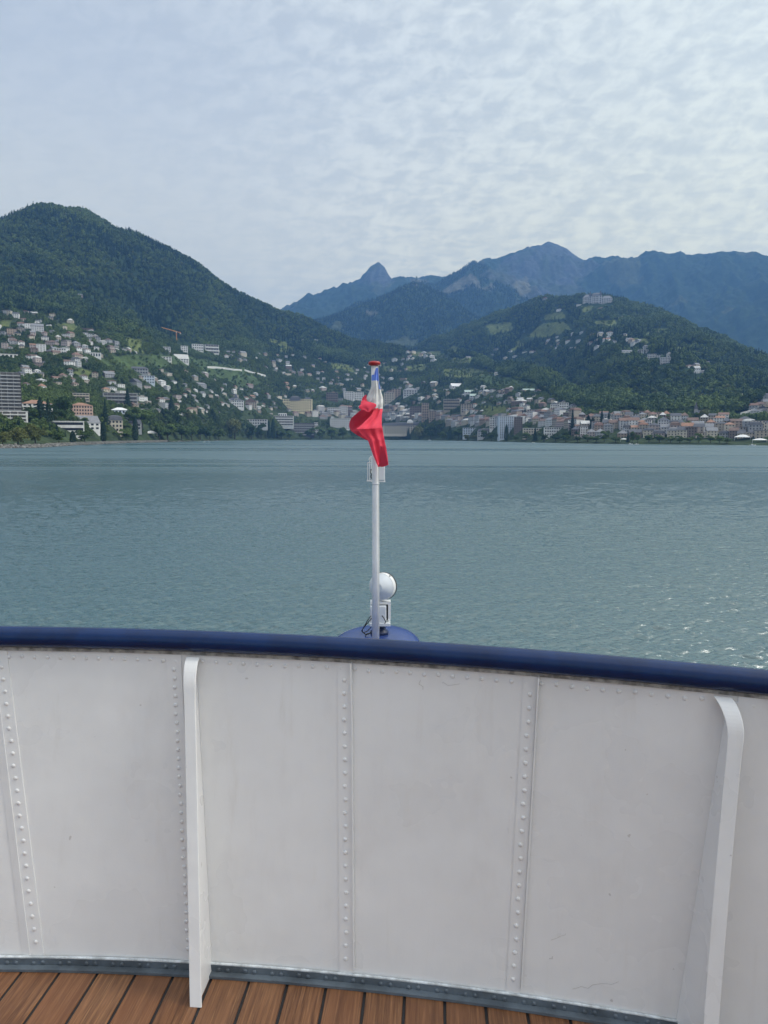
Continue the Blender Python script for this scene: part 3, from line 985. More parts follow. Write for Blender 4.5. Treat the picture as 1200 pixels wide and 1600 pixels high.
    for (px0, py0, dx, dy, n, w) in ((655, 1064, 4, 12, 6, .0004), (690, 1068, 24, 3, 8, .0003), (862, 1470, 20, -10, 5, .0004), (892, 1544, 60, -8, 9, .0004)):
        pts = []
        for k in range(n):
            t = k / (n - 1)
            pts.append((px0 + dx * t * 1.2 + rj.uniform(-3, 3), py0 + dy * t + rj.uniform(-3, 3)))
        P = [on_wall(*q) for q in pts]
        m = MB(); m.tube(P, w, 5)
        obj('paint_crack', m.mesh('paint_crack', [M_CR]), root)


def on_wall(px, py, off=0.0008):
    """the bulwark point seen at a picture point"""
    az, sl = rays(px, py)
    r = 2.1
    for _ in range(12):
        X, Y, Z = math.sin(az) * r, math.cos(az) * r, EYE + float(sl) * r
        v = (Z - DECK) / (PLATE_TOP - DECK)
        yb = bott(X) * (1 - v) + topy(X) * v
        r += (yb - Y) / math.cos(az) * 0.9
    n = wall_normal(X, min(max(v, 0), 1))
    return Vector((X, Y, Z)) + n * off


AX = math.radians(3.8)
AXV, PEV = Vector((math.sin(AX), math.cos(AX), 0)), Vector((math.cos(AX), -math.sin(AX), 0))


def build_deck():
    m = bpy.data.materials.new('oiled_teak'); m.use_nodes = True
    t = NT(m.node_tree)
    co = t.n('ShaderNodeTexCoord').outputs['Object']
    at = t.n('ShaderNodeAttribute', attribute_name='plank').outputs['Fac']
    rot = t.n('ShaderNodeVectorRotate', rotation_type='Z_AXIS', i_Vector=co, i_Angle=AX).outputs[0]
    sh = t.vmath('ADD', rot, t.n('ShaderNodeCombineXYZ', i_Y=t.math('MULTIPLY', at, 37.0), i_Z=t.math('MULTIPLY', at, 11.0)).outputs[0])
    g1 = t.noise(t.vmath('MULTIPLY', sh, (70.0, 2.2, 20.0)), 1.0, 5, 0.62, 1.4)
    g2 = t.noise(t.vmath('MULTIPLY', sh, (260.0, 7.0, 60.0)), 1.0, 3, 0.6)
    wear = t.ramp(t.noise(sh, 4.0, 4, 0.6), 0.4, 0.75)
    col = t.mix(t.ramp(g1, 0.30, 0.70), (0.082, 0.033, 0.014), (0.220, 0.098, 0.042))
    col = t.mix(t.math('MULTIPLY', t.ramp(g2, 0.5, 0.75), 0.55), col, (0.42, 0.22, 0.10))
    col = t.mix(t.math('MULTIPLY', wear, 0.25), col, (0.30, 0.17, 0.10))
    col = t.mix(t.ramp(at, 0, 1, 0.0, 0.35), col, (0.16, 0.055, 0.02))
    p = t.n('ShaderNodeBsdfPrincipled', i_Base_Color=col, i_Roughness=t.ramp(wear, 0, 1, 0.42, 0.62))
    bn = t.n('ShaderNodeBump', i_Strength=0.5, i_Distance=0.0012, i_Height=g2)
    t.put(p.inputs['Normal'], bn.outputs[0])
    t.n('ShaderNodeOutputMaterial', i_Surface=p.outputs[0])
    x0, y0 = at_z(432, 1600, DECK)
    ph = Vector((float(x0), float(y0), 0)).dot(PEV)
    pitch, gap = 0.1150, 0.0086
    vs = []; fs = []; pk = []
    for k in range(-26, 27):
        a, b = ph + k * pitch + gap / 2, ph + (k + 1) * pitch - gap / 2
        def endt(u):
            lo, hi = -6.0, 4.0
            tt = 2.0
            for _ in range(20):
                q = PEV * u + AXV * tt
                if abs(q.x - CB[0]) > RB - 0.5:
                    return -2.4
                tt += (bott(q.x) - 0.002 - q.y)
            return tt
        ea, eb = endt(a), endt(b)
        e0 = -2.5
        if min(ea, eb) < -2.3:
            continue
        base = len(vs)
        for z in (DECK - 0.02, DECK):
            for u, w in ((a, e0), (b, e0), (b, eb), (a, ea)):
                q = PEV * u + AXV * w
                vs.append((q.x, q.y, z))
        fs += [tuple(base + i for i in f) for f in ((4, 5, 6, 7), (0, 1, 5, 4), (1, 2, 6, 5), (2, 3, 7, 6), (3, 0, 4, 7))]
        pk += [random.random()] * 8
    me = new_mesh('deck', vs, fs, [m])
    a = me.attributes.new('plank', 'FLOAT', 'POINT'); a.data.foreach_set('value', np.array(pk, np.float32))
    o = obj('deck', me); o['kind'] = 'structure'
    bv = bevel(o, 0.0015, 1)
    # black caulking the planks are bedded in
    xs = np.linspace(-2.9, 3.0, 60)
    top = [(x, bott(x) - 0.002, DECK - 0.0035) for x in xs]
    low = [(x, -2.45, DECK - 0.0035) for x in xs]
    vs = low + top; n = len(xs)
    c = obj('deck_caulking', new_mesh('deck_caulking', vs, [(i, i + 1, n + i + 1, n + i) for i in range(n - 1)], [M_DARK])); c['kind'] = 'structure'


ZFORE = EYE - 2.2          # foredeck plate at the stem


def build_hull():
    root = thing('ship_hull', 'white ship hull ending in a rounded blue foredeck plate below the bulwark', 'hull')
    ctr = Vector((-0.087, 8.0, 0))

    def half(t):           # half width at distance t ahead of the pole
        return 0.47 * math.sqrt(max(0, 1 - (t / 0.86) ** 2)) if t > 0 else 0.47 + 0.30 * -t - 0.006 * t * t * 0
    ts = [-5.6, -4.5, -3.5, -2.5, -1.8, -1.2, -0.7, -0.35] + [0.86 * math.sin(k / 14 * PI / 2) for k in range(15)]
    L = []; R = []
    for t_ in ts:
        L.append(ctr + AXV * t_ - PEV * half(t_)); R.append(ctr + AXV * t_ + PEV * half(t_))
    R = R[:-1]
    ring = L + R[::-1]
    n = len(ring)
    vs = []
    for s, z in ((1.0, ZFORE), (0.97, ZFORE - 0.6), (0.86, 2.5), (0.7, -1.2)):
        for p in ring:
            q = ctr - AXV * 2.5
            vs.append(((p.x - q.x) * s + q.x, (p.y - q.y) * (1 - (1 - s) * 0.35) + q.y, z))
    fs = [(i * n + k, i * n + n + k, i * n + n + (k + 1) % n, i * n + (k + 1) % n) for i in range(3) for k in range(n)]
    fs.append(tuple(range(3 * n, 4 * n))[::-1])
    obj('side_plating', new_mesh('side_plating', vs, fs, [M_WHITE], False), root)
    # blue plate, slightly crowned, with a rounded nosing
    vs = []; m = len(L)
    prof = [(0.0, 0.030), (0.35, 0.027), (0.7, 0.018), (0.9, 0.008), (0.98, 0.0), (1.02, -0.015), (1.02, -0.05)]
    for s, z in prof:
        for p in ring:
            mid = p - PEV * (p - ctr).dot(PEV)
            tt = (p - ctr).dot(AXV)
            c0 = ctr + AXV * min(tt, 0.0 if tt > 0 else tt)
            q = c0 + (p - c0) * s
            vs.append((q.x, q.y, ZFORE + z + 0.004))
    fs = [(i * n + k, i * n + n + k, i * n + n + (k + 1) % n, i * n + (k + 1) % n) for i in range(len(prof) - 1) for k in range(n)]
    obj('foredeck_plate', new_mesh('foredeck_plate', vs, fs, [M_BLUED], True), root)
    # upper works carrying the deck and bulwark
    xs = np.linspace(-2.9, 2.95, 50)
    top = [Vector((x, bott(x) + 0.012, 0)) for x in xs]
    ring = [Vector((-2.9, -2.6, 0))] + top + [Vector((2.95, -2.6, 0))]
    n = len(ring); vs = []
    for s, z in ((1, DECK - 0.024), (0.98, 4.5), (0.9, 2.0), (0.75, -1.2)):
        vs += [(p.x * s, p.y * s if p.y > 0 else p.y, z) for p in ring]
    fs = [tuple(range(n))] + [(i * n + k, i * n + (k + 1) % n, i * n + n + (k + 1) % n, i * n + n + k) for i in range(3) for k in range(n)]
    obj('deckhouse_front', new_mesh('deckhouse_front', vs, fs, [M_WHITE]), root)


def V3(x, y, Y):
    a = at_y(x, y, Y)
    return Vector((float(a[0]), float(a[1]), float(a[2])))


def build_flagstaff():
    root = thing('flagstaff', 'slim white flagstaff with a red disc cap at the bow', 'flagstaff', (0, 0, 0))
    top = V3(585, 571, 8.0); bx = float(V3(587, 990, 8.0).x)
    m = MB()
    zs = [ZFORE + 0.02, ZFORE + 0.9, float(V3(586, 755, 8).z), top.z]
    m.tube([(bx, 8, zs[0]), (bx, 8, zs[1]), (bx - .003, 8, zs[2]), (top.x, 8, top.z)], [0.0395, 0.039, 0.036, 0.033], 20)
    obj('pole', m.mesh('pole', [M_POLE], True), root)
    m = MB(); m.tube([(bx - .003, 8, zs[2] - .012), (bx - .003, 8, zs[2] + .004)], 0.0385, 20)
    obj('joint_collar', m.mesh('joint_collar', [M_POLE], True), root)
    m = MB()
    M = Matrix.Translation((top.x, 8, top.z - 0.004))
    m.lathe([(0.030, -0.002), (0.050, 0.004), (0.0610, 0.016), (0.0630, 0.028), (0.058, 0.038), (0.045, 0.045), (0.02, 0.049)], M, 32)
    obj('cap', m.mesh('cap', [M_RED], True), root)
    m = MB(); m.tube([V3(591, 570, 7.96), V3(592, 600, 7.955), V3(591.5, 700, 7.955), V3(592, 860, 7.955), V3(592.5, 985, 7.958)], 0.0032, 6)
    obj('halyard', m.mesh('halyard', [mat('pale_rope', (0.45, 0.44, 0.42), 0.9)]), root)
    # lantern cage behind the pole
    fr = obj('lantern_cage', None, root)
    m = MB()
    Y = 8.07
    for x0, x1, y in ((574.5, 581, 751), (573.8, 582, 723)):
        m.tube([V3(x0, y, Y), V3(x1, y, Y)], 0.006, 6)
    for x, ya, yb in ((574.5, 722, 753), (577.5, 720, 753), (580, 714, 753)):
        m.tube([V3(x, ya, Y), V3(x, yb, Y)], 0.006, 6)
    m.tube([V3(577, 719, Y), V3(579, 715, Y), V3(581, 714, Y)], 0.011, 8)
    m.tube([V3(573, 751.5, Y), V3(602, 752.5, Y)], 0.009, 6)
    obj('guard_frame', m.mesh('guard_frame', [M_POLE]), fr)
    m = MB(); a, b = V3(592, 727, Y), V3(600.5, 750, Y)
    m.box(a.x, b.x, Y - 0.012, Y + 0.012, b.z, a.z)
    c = obj('lamp_panel', m.mesh('lamp_panel', [M_LAMP]), fr); bevel(c, 0.004)
    m = MB(); m.tube([V3(600.8, 722, Y), V3(600.8, 752, Y)], 0.005, 6)
    obj('guard_bar', m.mesh('guard_bar', [M_POLE]), fr)
    m = MB(); m.tube([V3(580, 733, Y - .02), V3(578.5, 738, Y - .03), V3(580.5, 741, Y - .03), V3(579.5, 745, Y - .03), V3(581, 748, Y)], 0.005, 6)
    obj('lamp_cable', m.mesh('lamp_cable', [M_DARK]), fr)


def build_flag():
    cloth = {}
    for nm, c, tr in (('red', (0.86, 0.058, 0.110), 0.24), ('white', (0.78, 0.77, 0.75), 0.25), ('blue', (0.19, 0.33, 0.82), 0.25)):
        m = bpy.data.materials.new(nm + '_flag_cloth'); m.use_nodes = True
        t = NT(m.node_tree)
        co = t.n('ShaderNodeTexCoord').outputs['Object']
        d = t.n('ShaderNodeBsdfPrincipled', i_Base_Color=(*c, 1), i_Roughness=0.75)
        d.inputs['Sheen Weight'].default_value = 0.15
        bn = t.n('ShaderNodeBump', i_Strength=0.35, i_Distance=0.010, i_Height=t.noise(co, 9.0, 3, 0.5, 0.5))
        t.put(d.inputs['Normal'], bn.outputs[0])
        tl = t.n('ShaderNodeBsdfTranslucent', i_Color=(*c, 1))
        mx = t.n('ShaderNodeMixShader', i_0=tr, i_1=d.outputs[0], i_2=tl.outputs[0])
        t.n('ShaderNodeOutputMaterial', i_Surface=mx.outputs[0])
        cloth[nm] = m
    vs = []; fs = []; mi = []

    def q2p(cx, cy, dep):
        return V3(520 + cx / 7.275, 540 + cy / 7.275, 8.0 - 0.05 - dep)

    def sheet(rows, colour, nu=16, folds=2.0, amp=0.012, ph=0.0, sub=4):
        """rows: (y, x left, x right, depth left, depth right) in the picture, depth in metres towards the ship"""
        a = np.array(rows, float)
        yy = np.concatenate([np.linspace(a[i, 0], a[i + 1, 0], sub, endpoint=False) for i in range(len(a) - 1)] + [[a[-1, 0]]])
        cols = [np.interp(yy, a[:, 0], a[:, k]) for k in range(1, 5)]
        for c_ in cols:          # ease the kinks
            c_[1:-1] = (c_[:-2] + 2 * c_[1:-1] + c_[2:]) / 4
        b = len(vs)
        for j, y in enumerate(yy):
            for i in range(nu + 1):
                u = i / nu
                x = cols[0][j] * (1 - u) + cols[1][j] * u
                d = cols[2][j] * (1 - u) + cols[3][j] * u + amp * math.sin(u * PI * 2 * folds + ph + y * 0.008) * math.sin(PI * min(1, max(0, u * 0.9 + 0.05)))
                d += 0.007 * math.sin(x * .040 + y * .026 + ph) * math.sin(y * .035 - x * .018)
                vs.append(q2p(x, y + 6 * math.sin(u * 5 + ph) * (1 if 0 < j < len(yy) - 1 else 0.3), d))
        for j in range(len(yy) - 1):
            for i in range(nu):
                k = b + j * (nu + 1) + i
                fs.append((k, k + nu + 1, k + nu + 2, k + 1))
                v = (vs[k] + vs[k + nu + 2]) / 2
                px, py = to_px(v.x, v.y, v.z)
                mi.append(colour((px - 520) * 7.275, (py - 540) * 7.275))
    R, W, B = 0, 1, 2
    # gathered blue head and the white throat on the staff's starboard side
    sheet([(252, 489, 511, .0, .0), (300, 478, 516, .02, .01), (395, 463, 522, .03, .01), (450, 474, 530, .035, .0), (520, 474, 547, .04, -.02), (600, 462, 573, .05, -.03), (660, 468, 575, .05, -.02), (722, 470, 568, .04, -.02),
           (790, 432, 558, .08, .03), (850, 375, 556, .14, .07), (900, 322, 556, .19, .11), (925, 294, 560, .22, .13), (945, 264, 564, .24, .14)],
          lambda x, y: B if (y < 398 and True) or (x > 521 and y < 500) else (W if y < 716 + (x - 520) * .05 else R), 18, 1.6, .016, .5)
    # lower body and tail
    sheet([(930, 268, 565, .02, .04), (950, 282, 568, .03, .05), (985, 305, 574, .05, .06), (1030, 350, 580, .08, .08), (1075, 402, 588, .11, .10), (1150, 425, 606, .12, .11), (1250, 462, 622, .13, .10), (1340, 500, 632, .13, .08), (1352, 506, 634, .13, .08), (1378, 512, 560, .13, .11)],
          lambda x, y: R, 22, 2.4, .016, 2.2)
    # small blue curl round the staff and the white fold on its port side
    sheet([(330, 443, 466, .01, .03), (360, 440, 480, .02, .04), (398, 440, 484, .02, .045)], lambda x, y: B, 6, .5, .006)
    sheet([(398, 441, 482, .02, .045), (440, 440, 480, .02, .05), (490, 428, 478, .01, .05), (540, 405, 474, .0, .05), (580, 385, 462, -.02, .05), (620, 376, 440, -.03, .05), (655, 384, 420, -.03, .045)], lambda x, y: W, 10, 1.0, .010, 1.0)
    # ragged upper flap turned to the light
    sheet([(600, 370, 386, -.02, .0), (625, 322, 384, .02, .02), (650, 318, 480, .05, .08), (668, 316, 498, .07, .10), (690, 292, 492, .08, .11), (715, 300, 462, .08, .12), (740, 370, 424, .10, .12), (754, 392, 408, .11, .12)], lambda x, y: R, 12, 1.0, .012, 2.5)
    sheet([(560, 368, 384, -.05, -.03), (600, 330, 386, -.06, -.03), (660, 330, 380, -.06, -.03)], lambda x, y: R, 6, .6, .01)
    # deep fold billowing to port, in its own shade
    sheet([(725, 330, 480, .10, .02), (760, 282, 470, .07, .02), (790, 250, 450, .03, .02), (820, 212, 430, -.02, .01), (860, 192, 400, -.08, .0), (905, 185, 360, -.14, .0), (945, 193, 330, -.17, .02), (975, 215, 320, -.15, .05), (1010, 265, 370, -.09, .04), (1045, 330, 410, -.03, .04), (1075, 385, 415, .0, .04)],
          lambda x, y: R, 14, .7, .012, .3)
    # inner face showing in the tail
    sheet([(1140, 540, 560, .30, .31), (1180, 535, 590, .28, .30), (1260, 530, 608, .23, .24), (1345, 530, 632, .17, .16), (1372, 516, 596, .15, .14)], lambda x, y: R, 8, .6, .012, 4.0)
    me = new_mesh('flag', vs, fs, [cloth['red'], cloth['white'], cloth['blue']], True, mi)
    o = obj('flag', me)
    s = o.modifiers.new('subdivide', 'SUBSURF'); s.levels = 1; s.render_levels = 1
    s = o.modifiers.new('hem', 'SOLIDIFY'); s.thickness = 0.0015
    tag(o, 'limp tangled blue white and red flag wrapped round the bow flagstaff', 'flag')


def build_searchlight():
    root = thing('searchlight', 'white drum searchlight on a pedestal behind the flagstaff, seen from behind', 'searchlight', (0, 0, 0))
    Y = 8.28
    c = V3(596.5, 916.5, Y)
    s = Y / FPX
    ax = Vector((0.42, 0.88, -0.02)).normalized()          # the beam points ahead and to starboard
    q = ax.to_track_quat('Z', 'Y').to_matrix().to_4x4()
    M = Matrix.Translation(c) @ q
    lamp = MB()
    R = 21.5 * s
    lamp.lathe([(R * .34, -R * .66), (R * .36, -R * .64), (R * .40, -R * .62), (R * .93, -R * .12), (R * .97, -R * .05)], M, 40)
    obj('reflector_shell', lamp.mesh('reflector_shell', [M_LAMP], True), root).modifiers.new('edge', 'EDGE_SPLIT').split_angle = math.radians(28)
    m = MB(); m.lathe([(R * .97, -R * .08), (R * 1.0, -R * .06), (R * 1.0, R * .36), (R * .97, R * .38)], M, 40)
    obj('rim', m.mesh('rim', [M_POLE], True), root).modifiers.new('edge', 'EDGE_SPLIT').split_angle = math.radians(30)
    m = MB(); m.lathe([(R * 1.025, R * .34), (R * 1.03, R * .36), (R * 1.03, R * .45), (R * .99, R * .46)], M, 40)
    obj('lens_gasket', m.mesh('lens_gasket', [M_DARK], True), root)
    m = MB(); m.lathe([(R * .98, R * .461), (R * .6, R * .50), (R * .05, R * .52)], M, 32)
    g = mat('lamp_glass', (0.75, 0.8, 0.82), 0.05, 0, spec=0.8)
    obj('lens', m.mesh('lens', [g], True), root)
    for th in (0.35, 1.15, 2.2):
        m = MB()
        p = M @ Vector((R * 1.02 * math.cos(th), R * 1.02 * math.sin(th), R * .1))
        m.box(p.x - .006, p.x + .006, p.y - .012, p.y + .012, p.z - .006, p.z + .006)
        obj('rim_clip', m.mesh('rim_clip', [M_GREYP]), root)

    def pbox(name, x0, x1, y0, y1, Ya, Yb, mt, bv=0.006, par=root):
        a, b = V3(x0, y0, Ya), V3(x1, y1, Ya)
        m = MB(); m.box(a.x, b.x, Ya, Yb, b.z, a.z)
        o = obj(name, m.mesh(name, [mt]), par)
        return bevel(o, bv) if bv else o
    pbox('motor_housing', 578, 603.5, 947, 974, 8.22, 8.42, M_LAMP, 0.012)
    yo = obj('yoke', None, root)
    m = MB()
    for x0, x1, y0, y1 in ((578.5, 610.5, 940.5, 944.5), (606.5, 610.5, 944.5, 968)):
        a, b = V3(x0, y0, 8.26), V3(x1, y1, 8.26)
        m.box(a.x, b.x, 8.26, 8.38, b.z, a.z)
    obj('yoke_arm', m.mesh('yoke_arm', [M_POLE]), yo)
    pbox('yoke_gap_shade', 603.8, 606.3, 945, 969, 8.30, 8.37, M_DARK, 0, yo)  # solid dark strip filling the gap, in place of the shade there
    m = MB(); m.tube([V3(594, 940, 8.3), V3(595, 932, 8.29)], 0.02, 10)
    obj('pivot', m.mesh('pivot', [M_LAMP], True), yo)
    pbox('mounting_plate', 577, 610, 974.2, 979, 8.2, 8.46, M_LAMP, 0.004)
    # pedestal stands on the foredeck plate
    p = V3(593, 985, 8.33)
    m = MB(); m.lathe([(0.10, ZFORE + 0.032), (0.10, ZFORE + 0.06), (0.072, ZFORE + 0.075), (0.068, V3(593, 980, 8.33).z)], Matrix.Translation((p.x, 8.33, 0)), 24)
    obj('pedestal', m.mesh('pedestal', [mat('dark_blue_steel', (0.02, 0.035, 0.09), 0.45, 0.2, 10)], True), root)
    for k, pts in enumerate(([(580, 962), (574, 970), (569, 979), (565, 986), (571, 991), (580, 989)], [(581, 966), (572, 976), (566, 984), (567, 989), (574, 986), (580, 980)], [(597, 962), (600, 966), (603, 972), (599, 977), (593, 978)], [(583, 985), (577, 990), (572, 992), (570, 996)])):
        m = MB(); m.tube([V3(x, y, 8.18 + 0.01 * i) for i, (x, y) in enumerate(pts)], 0.0055, 6)
        obj('power_cable', m.mesh('power_cable', [M_DARK], True), root)


build_bulwark()
build_deck()
build_hull()
build_flagstaff()
build_flag()
build_searchlight()


# ------------------------------------------------------------------ the town
WALLS = {'white': (0.70, 0.70, 0.685), 'cream': (0.56, 0.51, 0.42), 'pink': (0.44, 0.38, 0.36), 'grey': (0.34, 0.35, 0.36), 'beige': (0.40, 0.36, 0.30), 'tan': (0.37, 0.30, 0.24), 'brown': (0.20, 0.165, 0.145),
         'pale blue': (0.55, 0.62, 0.70), 'salmon': (0.50, 0.35, 0.28), 'dark grey': (0.15, 0.14, 0.135), 'charcoal': (0.075, 0.070, 0.070), 'yellow': (0.78, 0.69, 0.45), 'pale grey': (0.52, 0.53, 0.54)}  # yellow is lightened to stand in for sunlight on the hotel front
ROOFS = {'brown': (0.15, 0.10, 0.08), 'red': (0.19, 0.115, 0.09), 'orange': (0.29, 0.16, 0.105), 'grey': (0.20, 0.205, 0.22), 'slate': (0.085, 0.09, 0.105), 'pale': (0.50, 0.50, 0.49), 'green': (0.36, 0.45, 0.41), 'white': (0.72, 0.72, 0.72)}
WM = {k: mat('wall_' + k.replace(' ', '_'), v, 0.85, 0.10, 0.4) for k, v in WALLS.items()}
RM = {k: mat('roof_' + k, v, 0.75, 0.18, 0.6) for k, v in ROOFS.items()}
M_GLASS = mat('window_glass', (0.014, 0.017, 0.021), 0.30, 0.2, 0.7, spec=0.3)
M_LOGGIA_SHADE = mat('loggia_recess_shade', (0.10, 0.095, 0.09), 0.6, 0.2, 0.7)  # flat dark slabs: shade of the loggia recess put into the colour
MESHES = {}


def boxmesh(name, w, d, h, m):
    k = (name, round(w, 2), round(d, 2), round(h, 2), m.name)
    if k not in MESHES:
        MESHES[k] = MB().box(-w / 2, w / 2, -d / 2, d / 2, 0, h).mesh(name, [m])
    return MESHES[k]


def roof_mesh(kind, w, d, h, m, over=0.5):
    k = ('roof', kind, round(w, 1), round(d, 1), round(h, 1), m.name)
    if k in MESHES:
        return MESHES[k]
    b = MB(); x, y = w / 2 + over, d / 2 + over
    if kind == 'flat':
        b.box(-w / 2 - .25, w / 2 + .25, -d / 2 - .25, d / 2 + .25, 0.0, 0.55)
    elif kind == 'gable':          # ridge along x
        vs = [(-x, -y, 0), (x, -y, 0), (x, y, 0), (-x, y, 0), (-x, 0, h), (x, 0, h)]
        b.add(vs, [(0, 1, 5, 4), (2, 3, 4, 5), (0, 4, 3), (1, 2, 5), (3, 2, 1, 0)])
    elif kind == 'front gable':    # ridge along y
        vs = [(-x, -y, 0), (x, -y, 0), (x, y, 0), (-x, y, 0), (0, -y, h), (0, y, h)]
        b.add(vs, [(1, 2, 5, 4), (3, 0, 4, 5), (0, 1, 4), (2, 3, 5), (3, 2, 1, 0)])
    elif kind == 'hip':
        r = max(0.3, x - y) if x > y else 0.3
        vs = [(-x, -y, 0), (x, -y, 0), (x, y, 0), (-x, y, 0), (-r, 0, h), (r, 0, h)]
        b.add(vs, [(0, 1, 5, 4), (2, 3, 4, 5), (3, 0, 4), (1, 2, 5), (3, 2, 1, 0)])
    else:                          # mansard
        s = min(x, y) * 0.22
        q = [(-x, -y), (x, -y), (x, y), (-x, y)]
        vs = [(a, c, 0) for a, c in q] + [(a - math.copysign(s, a), c - math.copysign(s, c), h * .75) for a, c in q] + [(a * .35, c * .35, h) for a, c in q]
        b.add(vs, [(i + 4 * l, (i + 1) % 4 + 4 * l, (i + 1) % 4 + 4 + 4 * l, i + 4 + 4 * l) for l in (0, 1) for i in range(4)] + [(8, 9, 10, 11), (3, 2, 1, 0)])
    MESHES[k] = b.mesh('roof', [m])
    return MESHES[k]


BUILT = []         # (root, px, py, wall colour, roof colour, roof kind, width, storeys)


def building(name, px, py, w, d, h, wall, roof, kind, rh=3.0, floors=2, cols=3, turn=0.0, style='windows', win=(1.1, 1.5), side=True, chimney=False, trim=None, own=None, cat='house', group=None, sink=4.0, pos=None, contour=False):
    P = Vector(pos) if pos is not None else hit(px, py)
    if P is None:
        return None
    face = math.atan2(-P.x, P.y)
    if contour:                   # set along the slope, looking downhill
        e = 7.0
        gx = ground(P.x + e, P.y, P.z) - ground(P.x - e, P.y, P.z); gy = ground(P.x, P.y + e, P.z) - ground(P.x, P.y - e, P.z)
        if math.hypot(gx, gy) > 0.6:
            dn = math.atan2(gx, -gy) * -1
            dn = math.atan2(-gx, gy)
            df = (dn - face + PI) % (2 * PI) - PI
            face += max(-0.9, min(0.9, df))
    q = face + turn
    P = P + Vector((-math.sin(q), math.cos(q), 0)) * d * 0.5
    cs = [P + Vector((math.cos(q) * a * w * .5 + math.sin(q) * d * .5, math.sin(q) * a * w * .5 - math.cos(q) * d * .5, 0)) for a in (-1, 1)]
    P.z = min([P.z] + [max(P.z - 3, ground(c_.x, c_.y, P.z)) for c_ in cs])
    root = thing(name, own or '', cat, (P.x, P.y, P.z), face + turn, group)
    HOUSE_SPOTS.append((P.x, P.y, w))
    key = ('wall', round(w, 1), round(d, 1), round(h, 1), wall)
    if key not in MESHES:
        MESHES[key] = MB().box(-w / 2, w / 2, -d / 2, d / 2, -sink, h).mesh('wall', [WM[wall]])
    obj('wall', MESHES[key], root)
    rf = obj('roof', roof_mesh(kind, w, d, rh, RM[roof]), root, (0, 0, h + 0.003))
    if chimney:
        obj('chimney', boxmesh('chimney', 0.7, 0.7, 1.6, WM[wall]), rf, (w * 0.22, d * 0.12, rh * 0.62))
    fh = h / floors
    n = 0
    if style == 'windows':
        gm = boxmesh('window', win[0], 0.16, win[1], M_GLASS)
        for f in range(floors):
            for c in range(cols):
                x = (c + 0.5) / cols * w * 0.94 - w * 0.47
                obj('window', gm, root, (x, -d / 2, f * fh + fh * 0.32)); n += 1
        if side:
            sc = max(1, int(cols * d / w * 0.8))
            for sx in ((1,) if face + turn > face else (-1,)):
                for f in range(floors):
                    for c in range(sc):
                        if n < 98:
                            obj('window', gm, root, (sx * w / 2, (c + 0.5) / sc * d * 0.9 - d * 0.45, f * fh + fh * 0.32), (0, 0, PI / 2)); n += 1
    elif style == 'bands':         # continuous window bands with pale parapets between
        for f in range(floors):
            obj('window_band', boxmesh('window_band', w * 0.95, 0.2, fh * 0.46, M_GLASS), root, (0, -d / 2, f * fh + fh * 0.40))
            obj('window_band', boxmesh('window_band', d * 0.92, 0.2, fh * 0.46, M_GLASS), root, (w / 2, 0, f * fh + fh * 0.40), (0, 0, PI / 2))
    elif style == 'balconies':
        tm = WM[trim or wall]
        for f in range(floors):
            obj('loggia', boxmesh('loggia', w * 0.94, 0.2, fh * 0.58, M_LOGGIA_SHADE), root, (0, -d / 2, f * fh + fh * 0.38))
            b = obj('balcony', boxmesh('balcony', w * 0.97, 1.3, fh * 0.34, tm), root, (0, -d / 2 - 0.66, f * fh + 0.02))
        gm = boxmesh('partition', 0.35, 1.2, fh * 0.64, tm)
        for f in range(floors):
            for c in range(1, cols):
                if n < 95:
                    obj('partition', gm, root, (c / cols * w * 0.94 - w * 0.47, -d / 2 - 0.62, f * fh + fh * 0.36)); n += 1
    BUILT.append((root, px, py, wall, roof, kind, w, floors))
    return root


def by_px(name, x0, x1, y0, y1, wall, roof, kind, floors, cols, label, cat='apartment block', turn=0.0, depth=0.7, style='windows', rh=0.25, trim=None, win=None, grp=None, chimney=False, side=True):
    """a building whose outline in the picture is known: metres follow from its distance"""
    P = hit((x0 + x1) / 2, y1)
    if P is None:
        print('no ground', name, x0, y1); return
    s = P.y / FPX
    w = (x1 - x0) * s; H = (y1 - y0) * s
    r = 0.55 if kind == 'flat' else H * rh
    d = min(w * depth, 26)
    w = w / (math.cos(turn) + abs(math.sin(turn)) * depth * .8)
    fh = (H - r) / floors
    return building(name, (x0 + x1) / 2, y1, w, d, H - r, wall, roof, kind, r, floors, cols, turn, style, win or (min(3.8, w / cols * 0.50), fh * 0.52), side, chimney, trim, label, cat, grp, sink=6)


